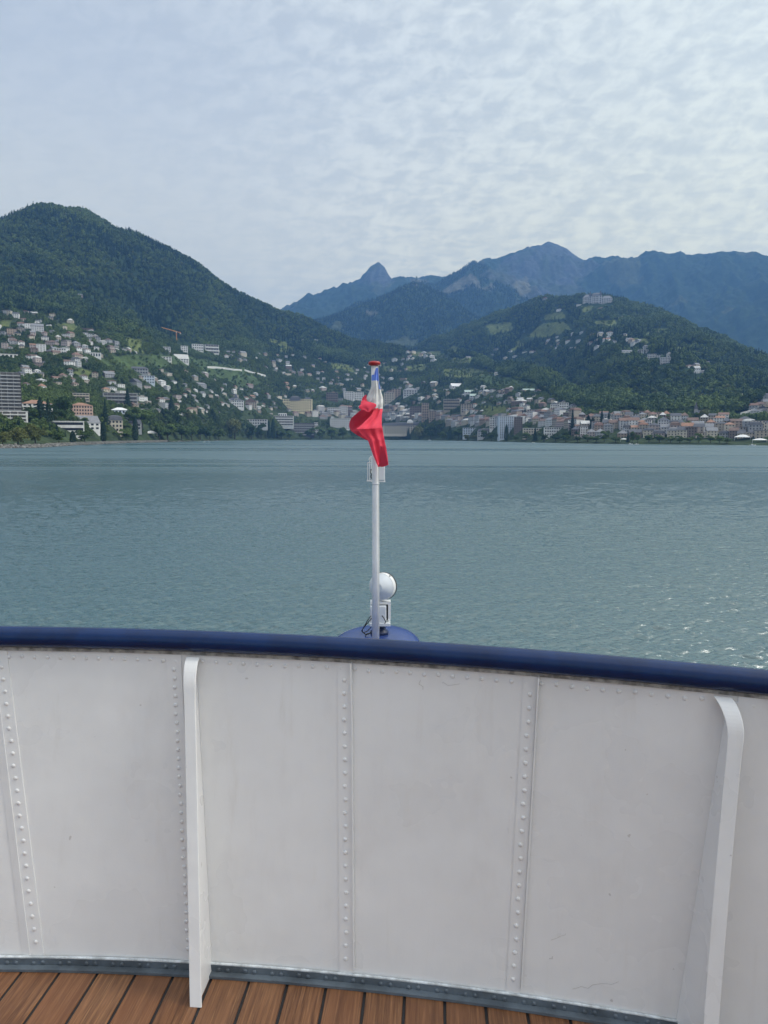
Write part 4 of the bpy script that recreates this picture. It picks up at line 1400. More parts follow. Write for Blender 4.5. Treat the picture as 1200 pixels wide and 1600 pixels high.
def build_town():
    B = by_px
    B('apartment_tower', -34, 31, 577, 642, 'charcoal', 'grey', 'flat', 12, 7, 'dark brown apartment tower with pale balcony bands above the lakeside willow', turn=.0, style='balconies', trim='grey')
    B('apartment_block', -20, 41, 637, 660, 'white', 'white', 'flat', 4, 5, 'long white terraced block with deep balconies at the foot of the dark tower', style='balconies', turn=-.1)
    B('apartment_block', 35, 82, 620, 645, 'white', 'orange', 'hip', 4, 6, 'white block under a low orange tiled roof beside the dark tower', turn=.12)
    B('hotel', 113, 147, 625, 655, 'salmon', 'orange', 'hip', 5, 7, 'salmon pink five storey hotel with an orange hipped roof near the shore', 'hotel', .28, rh=.16)
    B('apartment_block', 115, 139, 611, 628, 'cream', 'pale', 'flat', 4, 5, 'cream balcony block just uphill from the salmon hotel', style='balconies')
    B('villa', 122, 159, 645, 668, 'white', 'grey', 'gable', 2, 4, 'white villa with a broad grey gabled roof below the salmon hotel', 'villa', .35, rh=.5)
    B('villa', 73, 130, 653, 671, 'white', 'white', 'flat', 2, 6, 'flat roofed white modern villa just behind the lake wall', 'villa', .05, .35, 'bands')
    B('mansion', 169, 192, 645, 671, 'cream', 'slate', 'mansard', 3, 4, 'cream mansion with a steep slate mansard roof near the shore', 'mansion', .1, rh=.3, chimney=True)
    B('apartment_block', 163, 214, 611, 634, 'grey', 'pale', 'flat', 4, 9, 'long grey apartment block with a stepped pale roof behind the mansard mansion', style='balconies')
    B('glass_hall', 174, 202, 633, 650, 'pale blue', 'white', 'hip', 2, 5, 'pale hall with white glazed roof above the mansard mansion', 'hall', .1)
    B('house', 198, 222, 652, 668, 'grey', 'slate', 'gable', 2, 3, 'grey lakeside house with a slate roof beside the tall cypress', 'house', .2, rh=.4)
    B('apartment_block', 217, 242, 584, 597, 'pale blue', 'grey', 'flat', 3, 6, 'pale blue flat roofed block below the vineyard', turn=.1)
    B('apartment_block', 202, 231, 570, 582, 'grey', 'slate', 'hip', 2, 7, 'long low grey building with a slate roof on the edge of the vineyard', depth=.4)
    B('terrace_row', 133, 157, 548, 556, 'white', 'pale', 'flat', 1, 6, 'long white single storey terrace row on the upper slope', 'terrace', depth=.3)
    B('terrace_row', 85, 103, 543, 552, 'white', 'pale', 'flat', 2, 5, 'white flat roofed terrace among trees on the upper slope', 'terrace', depth=.4)
    B('terrace_row', -10, 26, 551, 558, 'white', 'pale', 'flat', 1, 6, 'low white wall like terrace above the dark tower', 'terrace', depth=.25)
    B('apartment_block', 255, 267, 540, 550, 'pale grey', 'white', 'flat', 3, 4, 'small pale grey tower block beneath the crane, on its left', turn=.15)
    B('apartment_block', 283, 294, 539, 551, 'white', 'white', 'flat', 4, 3, 'small bright white tower block beneath the crane, on its right', turn=.2)
    B('terrace_row', 273, 296, 551, 565, 'white', 'pale', 'gable', 2, 5, 'white stepped terrace under the crane with sloping pale roof', 'terrace', .2, rh=.55)
    B('terrace_row', 250, 268, 555, 562, 'white', 'pale', 'flat', 2, 4, 'small white terrace at the top of the vineyard', 'terrace')
    B('apartment_block', 300, 318, 536, 548, 'white', 'pale', 'flat', 3, 5, 'white apartment row at the treeline right of the crane', turn=.1)
    B('apartment_block', 320, 343, 537, 552, 'white', 'grey', 'flat', 3, 5, 'second white apartment row at the treeline with dark balconies', style='balconies', turn=.2)
    B('hotel', 435, 488, 622, 643, 'yellow', 'pale', 'flat', 5, 14, 'grand yellow hotel with a wide bright front in the town centre', 'hotel', .0, .35)
    B('hotel_pavilion', 453, 470, 617, 643.4, 'yellow', 'slate', 'mansard', 5, 5, 'yellow central pavilion with a slate mansard roof on the grand hotel', 'hotel wing', .0, 1.3, rh=.30)
    B('hotel_pavilion', 474, 488, 620, 643.6, 'yellow', 'slate', 'mansard', 5, 4, 'yellow end pavilion with a mansard roof at the lower corner of the grand hotel', 'hotel wing', .1, 1.2, rh=.28)
    B('villa', 354, 382, 619, 635, 'white', 'slate', 'hip', 3, 7, 'white turreted villa with slate roofs among trees', 'villa', .15, rh=.3)
    B('turret', 366, 372, 613, 635.4, 'white', 'slate', 'hip', 4, 2, 'slim white turret with a pointed slate cap on the turreted villa', 'turret', .1, 1.0, rh=.35, side=False)
    B('villa', 383, 402, 620, 636, 'beige', 'brown', 'front gable', 3, 5, 'beige villa with a brown gabled roof beside the turreted villa', 'villa', .2, rh=.4)
    B('apartment_block', 537, 553, 610, 625, 'white', 'pale', 'flat', 5, 5, 'white slab block left of a pair above the flag pole', turn=.15)
    B('apartment_block', 553, 569, 611, 626, 'white', 'pale', 'flat', 5, 5, 'white slab block right of a pair beside the flag', turn=.15)
    B('apartment_block', 510, 528, 612, 627, 'brown', 'grey', 'flat', 4, 6, 'brown apartment block uphill of the white lakeside apartments')
    B('apartment_block', 512, 534, 635, 648, 'white', 'pale', 'flat', 4, 6, 'white apartment block with a long flat roof in front of the grand hotel')
    B('apartment_block', 533, 543, 634, 650, 'white', 'white', 'flat', 5, 3, 'narrow bright white block end at the flag')
    B('apartment_block', 420, 459, 648, 664, 'white', 'white', 'flat', 4, 8, 'white stepped hotel block with balconies by the lake', 'apartment block', .05, .5, 'balconies')
    B('penthouse', 435, 448, 644, 656, 'white', 'white', 'flat', 2, 4, 'white penthouse storey on the stepped hotel block', 'penthouse')
    B('office_block', 444, 492, 659, 678, 'charcoal', 'slate', 'flat', 5, 12, 'dark office block with pale horizontal bands at the waterfront', 'office block', .1, .4, 'balconies', trim='grey')
    B('lift_tower', 491, 497, 659, 677, 'white', 'white', 'flat', 5, 2, 'white stair tower at the end of the dark office block', 'tower', side=False)
    B('apartment_block', 382, 418, 655, 668, 'pale grey', 'brown', 'flat', 3, 9, 'long low grey terrace left of the stepped hotel', 'apartment block', .0, .35)
    B('apartment_block', 516, 548, 652, 669, 'white', 'pale', 'flat', 5, 9, 'white gridded block beside the lakefront trees left of the flag', 'apartment block', .1, .4)
    B('hotel', 598, 684, 660, 678, 'cream', 'slate', 'mansard', 4, 22, 'long cream lakefront hotel with a slate mansard roof', 'hotel', .0, .22, rh=.28)
    B('hotel_pavilion', 636, 645, 654, 678.4, 'cream', 'white', 'mansard', 5, 3, 'tall cream central tower of the long lakefront hotel', 'hotel wing', .0, 2, rh=.2)
    B('apartment_block', 659, 670, 628, 657, 'tan', 'grey', 'flat', 7, 3, 'left half of the tan twin block behind the lakefront hotel', turn=.05)
    B('apartment_block', 670, 682, 640, 657, 'tan', 'grey', 'flat', 5, 3, 'lower right half of the tan twin block behind the lakefront hotel', turn=.05)
    B('apartment_block', 640, 659, 633, 650, 'brown', 'slate', 'flat', 5, 5, 'dark brown block beside the tan twin block')
    B('apartment_block', 693, 718, 622, 641, 'beige', 'white', 'flat', 4, 7, 'large beige stepped block above the town with a white roof line', style='balconies')
    B('apartment_block', 720, 745, 629, 643, 'beige', 'brown', 'flat', 4, 6, 'lower beige wing at the end of the large stepped block')
    B('apartment_block', 600, 616, 612, 630, 'cream', 'pale', 'flat', 5, 4, 'cream block beside the flag, halfway up the town')
    B('apartment_block', 612, 626, 606, 622, 'tan', 'grey', 'flat', 5, 3, 'tan tower block among villas halfway up the town')
    B('apartment_block', 630, 652, 604, 618, 'pale grey', 'grey', 'hip', 3, 5, 'pale grey house row with hipped roof high in the town', rh=.3)
    B('apartment_tower', 779, 803, 648, 683, 'pale blue', 'pale', 'flat', 13, 7, 'tall pale blue apartment tower on the waterfront', turn=.25, depth=.5)
    B('apartment_block', 765, 780, 650, 668, 'white', 'pale', 'flat', 5, 4, 'white block at the left foot of the pale blue tower')
    B('apartment_block', 803, 816, 649, 676, 'brown', 'grey', 'flat', 8, 4, 'brown block standing right behind the pale blue tower')
    B('apartment_block', 723, 746, 666, 680, 'pale blue', 'grey', 'flat', 4, 6, 'pale blue waterfront block left of the tall tower')
    B('apartment_block', 746, 773, 667, 681, 'pale grey', 'slate', 'mansard', 4, 7, 'pale grey waterfront block with a mansard roof beside the tall tower', rh=.3)
    B('hall', 817, 850, 666, 678, 'cream', 'white', 'flat', 3, 8, 'cream lakefront hall with tall window bays', 'hall', .0, .4)
    B('hall', 850, 884, 664, 678, 'white', 'slate', 'flat', 3, 9, 'white lakefront hall with tall narrow window bays', 'hall', .05, .4)
    for k, (x0, x1, y0, y1, c) in enumerate(((804, 822, 638, 650, 'brown'), (823, 842, 638, 650, 'pink'), (843, 861, 640, 651, 'brown'), (862, 880, 641, 651, 'pink'), (880, 894, 642, 652, 'brown'))):
        B('terrace_row', x0, x1, y0, y1, c, ('pale', 'grey')[k % 2], 'flat', 3, 5, ['brown terrace block at the upper end of the long stepped row', 'pinkish second block of the long stepped row under a grey roof', 'brown middle block of the long stepped row', 'pinkish fourth block of the long stepped row', 'brown last block of the long stepped row near the viaduct'][k], 'terrace', grp='stepped terrace row below the viaduct')
    B('apartment_block', 860, 874, 630, 641, 'white', 'white', 'flat', 3, 4, 'white flat roofed block above the stepped terrace row')
    B('apartment_block', 874, 888, 629, 641, 'white', 'pale', 'flat', 3, 4, 'white curved roof block near the viaduct')
    B('hall', 705, 724, 597, 605, 'white', 'white', 'gable', 1, 5, 'long white roofed shed above the town centre', 'hall', .3, rh=.6)
    B('hall', 726, 747, 607, 613, 'pale grey', 'green', 'gable', 1, 5, 'pale green roofed hall below the vineyard', 'hall', .1, rh=.6)
    B('hall', 734, 749, 613, 619, 'pale grey', 'green', 'gable', 1, 4, 'smaller pale green roofed hall below the vineyard', 'hall', .1, rh=.6)
    B('hall', 817, 836, 606, 612, 'white', 'green', 'gable', 1, 5, 'green roofed hall at the end of the vineyard slope', 'hall', .1, rh=.5)
    # the hotels on the wooded hill
    B('hillside_hotel', 997, 1013, 545, 557, 'pale grey', 'pale', 'flat', 5, 6, 'big pale block of the hillside hotel above the wooded cliff', 'hotel', .1, .5)
    B('hillside_hotel', 1012, 1025, 551, 559, 'pale grey', 'pale', 'flat', 3, 5, 'low middle wing of the pale hillside hotel', 'hotel', .1, .5)
    B('hillside_hotel', 1024, 1034, 554, 562, 'pale grey', 'pale', 'flat', 3, 3, 'stepped lower wing of the pale hillside hotel', 'hotel', .1, .5)
    B('hillside_hotel', 1032, 1048, 557, 568, 'pale grey', 'white', 'flat', 4, 6, 'lowest end block of the pale hillside hotel', 'hotel', .2, .5)
    B('hillside_hotel', 1005, 1014, 537, 545, 'pale grey', 'grey', 'hip', 3, 3, 'grey house behind the pale hillside hotel', 'hotel', .2, .7)
    B('hillside_hotel', 1042, 1050, 548, 558, 'white', 'grey', 'hip', 3, 3, 'white villa beside the pale hillside hotel', 'hotel', .2, .7)
    B('hilltop_hotel', 911, 925, 459, 473, 'pale grey', 'grey', 'hip', 4, 6, 'left wing of the turreted hilltop hotel', 'hotel', .0, .5, rh=.35)
    B('hilltop_hotel', 925, 940, 457, 474, 'pale grey', 'grey', 'mansard', 4, 6, 'main block of the turreted hilltop hotel on the skyline', 'hotel', .0, .5, rh=.3)
    B('hilltop_hotel', 940, 956, 461, 474, 'pale grey', 'grey', 'hip', 3, 6, 'right wing of the turreted hilltop hotel', 'hotel', .0, .5, rh=.35)
    for x, y0, lb in ((922, 455, 'pointed turret at the left of the hilltop hotel'), (938, 454, 'tallest pointed turret in the middle of the hilltop hotel')):
        B('turret', x - 2.2, x + 2.2, y0, 474.5, 'pale grey', 'slate', 'hip', 4, 1, lb, 'turret', .0, 1, rh=.4, side=False)


def scatter_houses():
    rj = random.Random(12)
    taken = [(b[1], b[2], b[6]) for b in BUILT]

    def free(x, y, gx, gy):
        for q in taken:
            if abs(q[0] - x) < gx and abs(q[1] - y) < gy:
                return False
        return True
    REG = [  # polygon, how many, (width m), storeys, palette
        ([(-30, 490), (70, 489), (100, 500), (145, 514), (205, 528), (218, 558), (-30, 560)], 85),
        ([(-30, 560), (130, 560), (150, 582), (300, 578), (420, 608), (432, 650), (225, 655), (150, 612), (40, 612)], 105),
        ([(272, 547), (350, 550), (470, 556), (560, 570), (640, 562), (640, 600), (560, 606), (480, 596), (390, 570)], 72),
        ([(400, 600), (640, 592), (700, 612), (712, 655), (560, 660), (350, 640), (350, 600)], 95),
        ([(696, 606), (850, 614), (900, 640), (880, 652), (810, 662), (716, 658)], 62)]
    pal = ['white'] * 5 + ['cream'] * 3 + ['beige'] * 3 + ['pink', 'grey', 'grey', 'pale grey', 'pale grey', 'pale grey', 'brown', 'tan']
    rp = ['brown'] * 5 + ['red'] * 2 + ['grey'] * 5 + ['slate'] * 3 + ['pale'] * 3 + ['orange']
    n = 0
    for poly, count in REG:
        xs = [p[0] for p in poly]; ys = [p[1] for p in poly]
        k = tries = 0
        while k < count and tries < 6000:
            tries += 1
            x, y = rj.uniform(min(xs), max(xs)), rj.uniform(min(ys), max(ys))
            if not inpoly(np.array([x]), np.array([y]), poly)[0] or not free(x, y, 6.5, 3.3):
                continue
            if x < 36 and 548 < y < 645:
                continue
            if any(inpoly(np.array([x]), np.array([y]), q)[0] for q in MEADOWS + VINES):
                continue
            big = rj.random() < 0.16
            w = rj.uniform(14, 20) if big else rj.uniform(8, 12.5)
            fl = rj.choice([2, 3, 3, 4]) if big else rj.choice([1, 2, 2, 2, 3])
            kd = rj.choice(['flat', 'flat', 'hip', 'gable']) if big else rj.choice(['gable', 'gable', 'hip', 'hip', 'front gable', 'front gable', 'flat'])
            vl = kd == 'hip'
            r = building('villa' if vl else 'house', x, y, round(w), round(w * rj.uniform(.65, .95)), fl * 2.9 + 0.6, rj.choice(pal), rj.choice(rp), kd, round(w * rj.uniform(.2, .32), 0), fl, max(2, int(w / 3.6)), rj.uniform(-.25, .25), side=False, contour=True, chimney=(not big and rj.random() < .3), cat='villa' if vl else 'house', group='villas on the town slopes' if vl else 'houses on the town slopes')
            taken.append((x, y, w)); k += 1; n += 1
    # village on the wooded hill and the farms on the meadow shelf
    spots = [(822 + rj.uniform(-4, 4), 528)]
    for poly, count, gx, gy in (([(845, 536), (890, 520), (960, 526), (1000, 528), (992, 546), (905, 548), (850, 548)], 26, 7, 3.6), ([(625, 550), (682, 553), (682, 566), (628, 564)], 12, 6, 3.5), ([(1134, 630), (1200, 618), (1215, 655), (1140, 648)], 10, 8, 4), ([(1050, 552), (1110, 580), (1105, 590), (1050, 570)], 4, 8, 5), ([(760, 545), (845, 552), (840, 566), (770, 562)], 7, 9, 4), ([(770, 452), (1000, 490), (980, 505), (860, 495)], 5, 20, 6)):
        xs = [p[0] for p in poly]; ys = [p[1] for p in poly]; k = t = 0
        while k < count and t < 3000:
            t += 1
            x, y = rj.uniform(min(xs), max(xs)), rj.uniform(min(ys), max(ys))
            if inpoly(np.array([x]), np.array([y]), poly)[0] and free(x, y, gx, gy):
                w = rj.uniform(11, 19)
                building('chalet', x, y, round(w), round(w * .8), rj.choice([5.5, 8, 8, 11]), rj.choice(['white', 'white', 'pale grey', 'cream', 'beige', 'grey']), rj.choice(rp), rj.choice(['gable', 'front gable', 'hip', 'hip']), 3.5, 2, 3, rj.uniform(-.25, .25), side=False, contour=True, cat='chalet', group='chalets on the wooded hill and the high meadows')
                taken.append((x, y, w)); k += 1
    for x, y, w in ((10, 463, 17), (126, 465, 12), (475, 533, 15), (494, 534, 12), (732, 560, 14), (785, 583, 15), (776, 586, 10), (1086, 568, 10), (1105, 571, 9), (905, 478, 16), (983, 533, 14), (980, 551, 22)):
        building('chalet', x, y, w, w * .8, 7, 'white' if x != 126 else 'pink', 'grey', 'gable', 3, 2, 3, .2, side=False, cat='chalet', group='chalets on the wooded hill and the high meadows')
    # the old town packed along the bay
    pal2 = ['beige', 'beige', 'cream', 'pale grey', 'pale grey', 'grey', 'grey', 'white', 'white', 'pink', 'tan', 'brown', 'grey', 'cream']
    for row, (ya, yb, x0, x1, f0, f1) in enumerate(((685, 684, 898, 1185, 2, 4), (679, 677, 893, 1200, 3, 4), (671, 668, 888, 1210, 2, 4), (664, 659, 900, 1170, 2, 4), (658, 659, 905, 1135, 2, 3), (653, 653, 925, 1085, 2, 3))):
        x = x0
        while x < x1:
            r = 1060 + row * 70
            fl = rj.randint(f0, f1)
            w = rj.uniform(8, 15)
            wp = w / r * FPX
            if rj.random() < 0.9 and not (1060 < x < 1100 and row > 3):
                kd = rj.choice(['mansard', 'hip', 'hip', 'gable', 'gable', 'flat'])
                building('town_house', x + wp / 2, ya + rj.uniform(-1.5, 1.0), round(w), 13, fl * 3.0 + .6, rj.choice(pal2), rj.choice(['brown', 'brown', 'red', 'slate', 'slate', 'slate', 'grey', 'grey', 'orange', 'pale']), kd, rj.choice([3, 4, 4.5]), fl, max(3, int(w / 3.4)), rj.uniform(-.18, .18), side=False, cat='town house', group='town houses packed along the bay', win=(1.2, 1.7))
            x += wp * rj.uniform(1.0, 1.6)
    for poly, count in (([(690, 652), (716, 655), (760, 655), (815, 650), (900, 655), (900, 672), (820, 664), (700, 668)], 56), ([(470, 645), (600, 640), (690, 650), (690, 658), (600, 660), (500, 655)], 80)):
        xs = [p[0] for p in poly]; ys = [p[1] for p in poly]; k = t = 0
        while k < count and t < 3000:
            t += 1
            x, y = rj.uniform(min(xs), max(xs)), rj.uniform(min(ys), max(ys))
            if inpoly(np.array([x]), np.array([y]), poly)[0] and free(x, y, 7, 3.4):
                fl = rj.randint(2, 5); w = rj.uniform(12, 22)
                building('town_house', x, y, round(w), 13, fl * 3 + .6, rj.choice(pal2), rj.choice(['brown', 'slate', 'grey', 'pale', 'red']), rj.choice(['mansard', 'hip', 'gable', 'flat']), 4, fl, max(3, int(w / 3.4)), rj.uniform(-.2, .2), side=False, contour=True, cat='town house', group='town houses packed along the bay', win=(1.2, 1.7))
                taken.append((x, y, w)); k += 1


LAND = [(5, 605, 'dark apartment tower'), (130, 640, 'salmon hotel'), (58, 632, 'orange roofed block'), (100, 665, 'flat white villa'), (180, 660, 'mansard mansion'), (268, 522, 'crane'), (322, 544, 'white treeline rows'), (352, 576, 'pale field wall'),
        (462, 632, 'grand yellow hotel'), (368, 626, 'turreted villa'), (553, 618, 'white slab pair'), (468, 667, 'dark office block'), (640, 668, 'long lakefront hotel'), (668, 643, 'tan twin block'), (706, 632, 'beige stepped block'), (791, 666, 'pale blue tower'), (850, 671, 'lakefront halls'),
        (850, 645, 'stepped terrace row'), (908, 618, 'viaduct'), (1022, 556, 'hillside hotel'), (933, 463, 'hilltop hotel'), (1087, 638, 'church spire'), (1140, 684, 'lakeside canopies'), (190, 568, 'vineyard'), (9, 505, 'high left meadow'), (230, 590, 'blue flat block'), (145, 553, 'white terrace row'),
        (450, 546, 'round upper meadow'), (590, 570, 'flagstaff cap'), (730, 583, 'bright shelf meadow'), (800, 598, 'dark vineyard slope'), (855, 515, 'hillside pasture'), (945, 650, 'dark bay conifers'), (587, 650, 'flag'), (1030, 518, 'upper pasture')]
ORD = ['first', 'second', 'third', 'fourth', 'fifth', 'sixth', 'seventh', 'eighth', 'ninth', 'tenth', 'eleventh', 'twelfth']


def near(px, py):
    q = sorted(((px - x) ** 2 + (1.6 * (py - y)) ** 2, x, y, n) for x, y, n in LAND)[0]
    dx, dy = px - q[1], py - q[2]
    if abs(dx) > abs(dy) * 1.3:
        return ('right of the ' if dx > 0 else 'left of the ') + q[3], math.hypot(dx, dy)
    return ('downhill from the ' if dy > 0 else 'uphill from the ') + q[3], math.hypot(dx, dy)


def name_all():
    """a label for each house, by its look and by what it stands near"""
    sets = {}
    for root, px, py, wall, roof, kind, w, fl in BUILT:
        if root['label']:
            continue
        size = 'broad' if w >= 17 else ('small' if w <= 11 else '')
        st = {1: 'one storey', 2: '', 3: 'three storey', 4: 'four storey', 5: 'five storey'}[fl]
        what = root['category']
        rk = {'flat': 'flat', 'gable': 'gabled', 'front gable': 'pointed', 'hip': 'hipped', 'mansard': 'mansard'}[kind]
        where, dd = near(px, py)
        lb = ' '.join(f"{size} {wall} {st} {what}, {roof} {rk} roof, {where}".split())
        if len(lb.split()) > 13:
            lb = ' '.join(f"{size} {wall} {what}, {roof} {rk} roof, {where}".split())
        if len(lb.split()) > 13:
            lb = ' '.join(f"{wall} {what}, {roof} {rk} roof, {where}".split())
        sets.setdefault(lb, []).append((px, root))
    for lb, L in sets.items():
        L.sort(key=lambda t: t[0])
        for k, (px, root) in enumerate(L):
            root['label'] = lb if len(L) == 1 else lb + (f", {ORD[k]} from left")


def build_landmarks():
    P = hit(276, 533); s = P.y / FPX
    M_CR = mat('orange_crane_paint', (0.75, 0.33, 0.06), 0.5)
    root = thing('tower_crane', 'orange tower crane standing at the edge of the forest above the town', 'crane', P, math.atan2(-P.x, P.y))
    HOUSE_SPOTS.append((P.x, P.y, 22))
    hh = 14 * s
    m = MB(); 
    for a, b in ((-.8, -.8), (.8, -.8), (.8, .8), (-.8, .8)):
        m.tube([(a, b, -3), (a, b, hh)], 0.40, 6)
    for k in range(10):
        z = hh * k / 10
        m.tube([(-.8, -.8, z), (.8, -.8, z + hh / 10)], 0.15, 5); m.tube([(.8, .8, z), (-.8, .8, z + hh / 10)], 0.15, 5)
    obj('mast', m.mesh('mast', [M_CR]), root)
    m = MB(); L0, L1 = -22 * s, 6.5 * s
    rise = lambda x: hh - x * 0.26
    for y in (-.7, .7):
        m.tube([(L0, y, rise(L0)), (L1, y, rise(L1))], 0.45, 6)
    m.tube([(L0, 0, rise(L0) + .6), (L1, 0, rise(L1) + 1.8)], 0.28, 6)
    for k in range(18):
        x = L0 + (L1 - L0) * k / 18; x2 = x + (L1 - L0) / 36
        m.tube([(x, -.7, rise(x)), (x2, 0, rise(x2) + 1.2), (x2 + (x2 - x), .7, rise(2 * x2 - x))], 0.16, 5)
    obj('jib', m.mesh('jib', [M_CR]), root)
    obj('counterweight', boxmesh('counterweight', 2.6, 1.6, 2.6, WM['white']), root, (L1 - 1.2, 0, rise(L1) - 2.2))
    obj('cab', boxmesh('cab', 1.8, 1.8, 2.2, WM['white']), root, (0, -1.6, hh - 2))
    # viaduct at the mouth of the valley
    root = thing('viaduct', 'grey concrete road viaduct on tall piers at the valley mouth', 'viaduct')
    A = np.array([np.array(at_r(x, y, 1820 + (x - 880) * 1.2)) for x, y in ((868, 612), (890, 613), (912, 614), (938, 616.5))])
    m = MB()
    for a, b in zip(A[:-1], A[1:]):
        d = Vector(b - a).normalized(); n = Vector((-d.y, d.x, 0)) * 5
        a, b = Vector(a), Vector(b)
        vs = [a - n, b - n, b + n, a + n]
        vs = vs + [v - Vector((0, 0, 2.6)) for v in vs]
        m.add(vs, [(0, 1, 2, 3), (7, 6, 5, 4), (0, 4, 5, 1), (2, 6, 7, 3), (1, 5, 6, 2), (3, 7, 4, 0)])
    obj('road_deck', m.mesh('road_deck', [WM['grey']]), root)
    for t in np.linspace(0.16, 0.97, 6):
        x = np.interp(t, np.linspace(0, 1, 4), A[:, 0]); y = np.interp(t, np.linspace(0, 1, 4), A[:, 1]); z = np.interp(t, np.linspace(0, 1, 4), A[:, 2])
        obj('pier', boxmesh('pier', 3.2, 3.0, 38, WM['pale grey']), root, (x, y, z - 40.5), (0, 0, -math.atan2(x, y)))
    # church
    P = hit(1087, 652); s = P.y / FPX
    root = thing('church', 'stone church with a slender pointed spire against the wooded slope', 'church', P, math.atan2(-P.x, P.y))
    obj('tower', MB().box(-2.6, 2.6, -2.6, 2.6, -6, 13 * s).mesh('tower', [WM['grey']]), root)
    obj('spire', roof_mesh('hip', 5.2, 5.2, 11 * s, RM['slate'], .3), root, (0, 0, 13 * s + .003))
    obj('nave', MB().box(2.8, 17, -4, 4, -6, 6).mesh('nave', [WM['grey']]), root)
    obj('nave_roof', roof_mesh('gable', 14.2, 8, 4, RM['slate']), root, (9.9, 0, 6.003))
    HOUSE_SPOTS.append((P.x, P.y, 14))
    # pale wall along the field road
    def wall(name, pts, hgt, label, col, th=0.8):
        m = MB(); Q = [hit(*p) for p in pts]
        for a, b in zip(Q[:-1], Q[1:]):
            d = (b - a); n = Vector((-d.y, d.x, 0)).normalized() * th / 2
            vs = [a - n, b - n, b + n, a + n]
            vs = [v - Vector((0, 0, 2)) for v in vs] + [v + Vector((0, 0, hgt)) for v in vs]
            m.add(vs, [(3, 2, 1, 0), (4, 5, 6, 7), (0, 1, 5, 4), (2, 3, 7, 6), (1, 2, 6, 5), (3, 0, 4, 7)])
        tag(obj(name, m.mesh(name, [col])), label, 'wall')
        for q in Q:
            HOUSE_SPOTS.append((q.x, q.y, 14))
    wall('retaining_wall', [(324, 575), (338, 575.5), (352, 577), (366, 579), (378, 580)], 4.5, 'long pale retaining wall along the road through the vineyard', WM['white'])
    wall('retaining_wall', [(382, 579), (394, 583), (405, 585), (415, 588)], 3.5, 'shorter pale wall stepping down from the vineyard road', WM['white'])
    wall('retaining_wall', [(1157, 648), (1168, 645), (1180, 641), (1192, 637), (1204, 634)], 3, 'pale zigzag road wall climbing the far right slope', WM['white'])
    # canopies, halls and boats at the water
    M_TENT = mat('white_canvas', (0.80, 0.80, 0.79), 0.7)

    def canopy(px, py, wpx, hpx, label, curve=0.25):
        P = hit(px, py); s = P.y / FPX
        root = thing('canopy', label, 'canopy', P, math.atan2(-P.x, P.y), 'white canopies by the water')
        w, h = wpx * s, hpx * s
        m = MB()
        slab(m, lambda u, v, o: Vector(((u - .5) * w, (v - .5) * w * .5, h * (1 - curve) + h * curve * math.sin(u * PI) * math.sin(v * PI) + o)), 10, 6, 0.25)
        obj('roof', m.mesh('roof', [M_TENT]), root)
        for a in (-.46, .46):
            for b in (-.22, .22):
                m = MB(); m.tube([(a * w, b * w, -1), (a * w, b * w, h * (1 - curve) - .2)], .15, 6)
                obj('post', m.mesh('post', [M_POLE]), root)
        HOUSE_SPOTS.append((P.x, P.y, w))
    canopy(236, 681, 20, 8, 'white canvas canopy on the lake wall in front of round trees', .5)
    canopy(975, 690, 11, 5, 'small white canopy at the water beside moored boats')
    canopy(1146, 674, 14, 5, 'bright flat white canopy between the bay houses')
    canopy(1160, 687, 24, 8, 'wide curved white market canopy on the bay front', .5)
    canopy(1187, 691, 22, 6, 'low white canopy at the right end of the bay', .4)
    canopy(604, 672, 10, 7, 'white domed canopy beside the flag', .6)

    def boat(px, wpx, label, dist):
        az, _ = rays(px, 690)
        x, y = math.sin(az) * dist, math.cos(az) * dist
        L = wpx * dist / FPX
        root = thing('boat', label, 'boat', (x, y, 0), math.atan2(-x, y), 'small boats at the shore')
        m = MB()
        st = [(-.5, .13, .10), (-.25, .17, .11), (.1, .17, .12), (.35, .11, .14), (.5, .01, .17)]
        vs = []
        for t, b, z in st:
            vs += [(t * L, -b * L, z * L), (t * L, b * L, z * L), (t * L, b * L * .6, -.04 * L), (t * L, -b * L * .6, -.04 * L)]
        fs = [(i * 4 + k, i * 4 + (k + 1) % 4, i * 4 + 4 + (k + 1) % 4, i * 4 + 4 + k) for i in range(4) for k in range(4)] + [(3, 2, 1, 0), (16, 17, 18, 19)]
        m.add(vs, fs)
        obj('hull', m.mesh('hull', [M_POLE]), root)
        obj('cabin', boxmesh('cabin', L * .3, L * .18, L * .14, WM['white']), root, (-.05 * L, 0, .11 * L))
    for px, w, lb, dd in ((319, 4, 'small white boat moored off the tree lined left shore', 1090), (327, 3, 'tiny white boat just right of another off the left shore', 1100), (449, 3, 'tiny white boat alone on the lake below the dark office block', 1600), (671, 5, 'white boat at the shore under the olive trees of the lakefront hotel', 1690),
                          (833, 5, 'white boat by the shore in front of the lakefront halls', 1130), (985, 7, 'white cabin boat moored beside the small canopy', 950), (995, 6, 'smaller white boat beside the cabin boat', 950), (1176, 9, 'white boat moored by the market canopy', 900)):
        boat(px, w, lb, dd)
    # lake wall and the tumbled stones below it
    m = MB(); Q = []
    for x in np.linspace(72, 262, 24):
        az, _ = rays(x, 690); a = np.array(SHORE, float); ca, _s = rays(a[:, 0], a[:, 1]); r = np.interp(az, ca, a[:, 2]) + 4
        Q.append(Vector((math.sin(az) * r, math.cos(az) * r, 0)))
    for a, b in zip(Q[:-1], Q[1:]):
        n = Vector((b.y - a.y, a.x - b.x, 0)).normalized() * -.5
        vs = [a, b, b + n, a + n]
        vs = [v + Vector((0, 0, -1)) for v in vs] + [v + Vector((0, 0, 2.9)) for v in vs]
        m.add(vs, [(4, 5, 6, 7), (0, 1, 5, 4), (2, 3, 7, 6), (1, 2, 6, 5), (3, 0, 4, 7)])
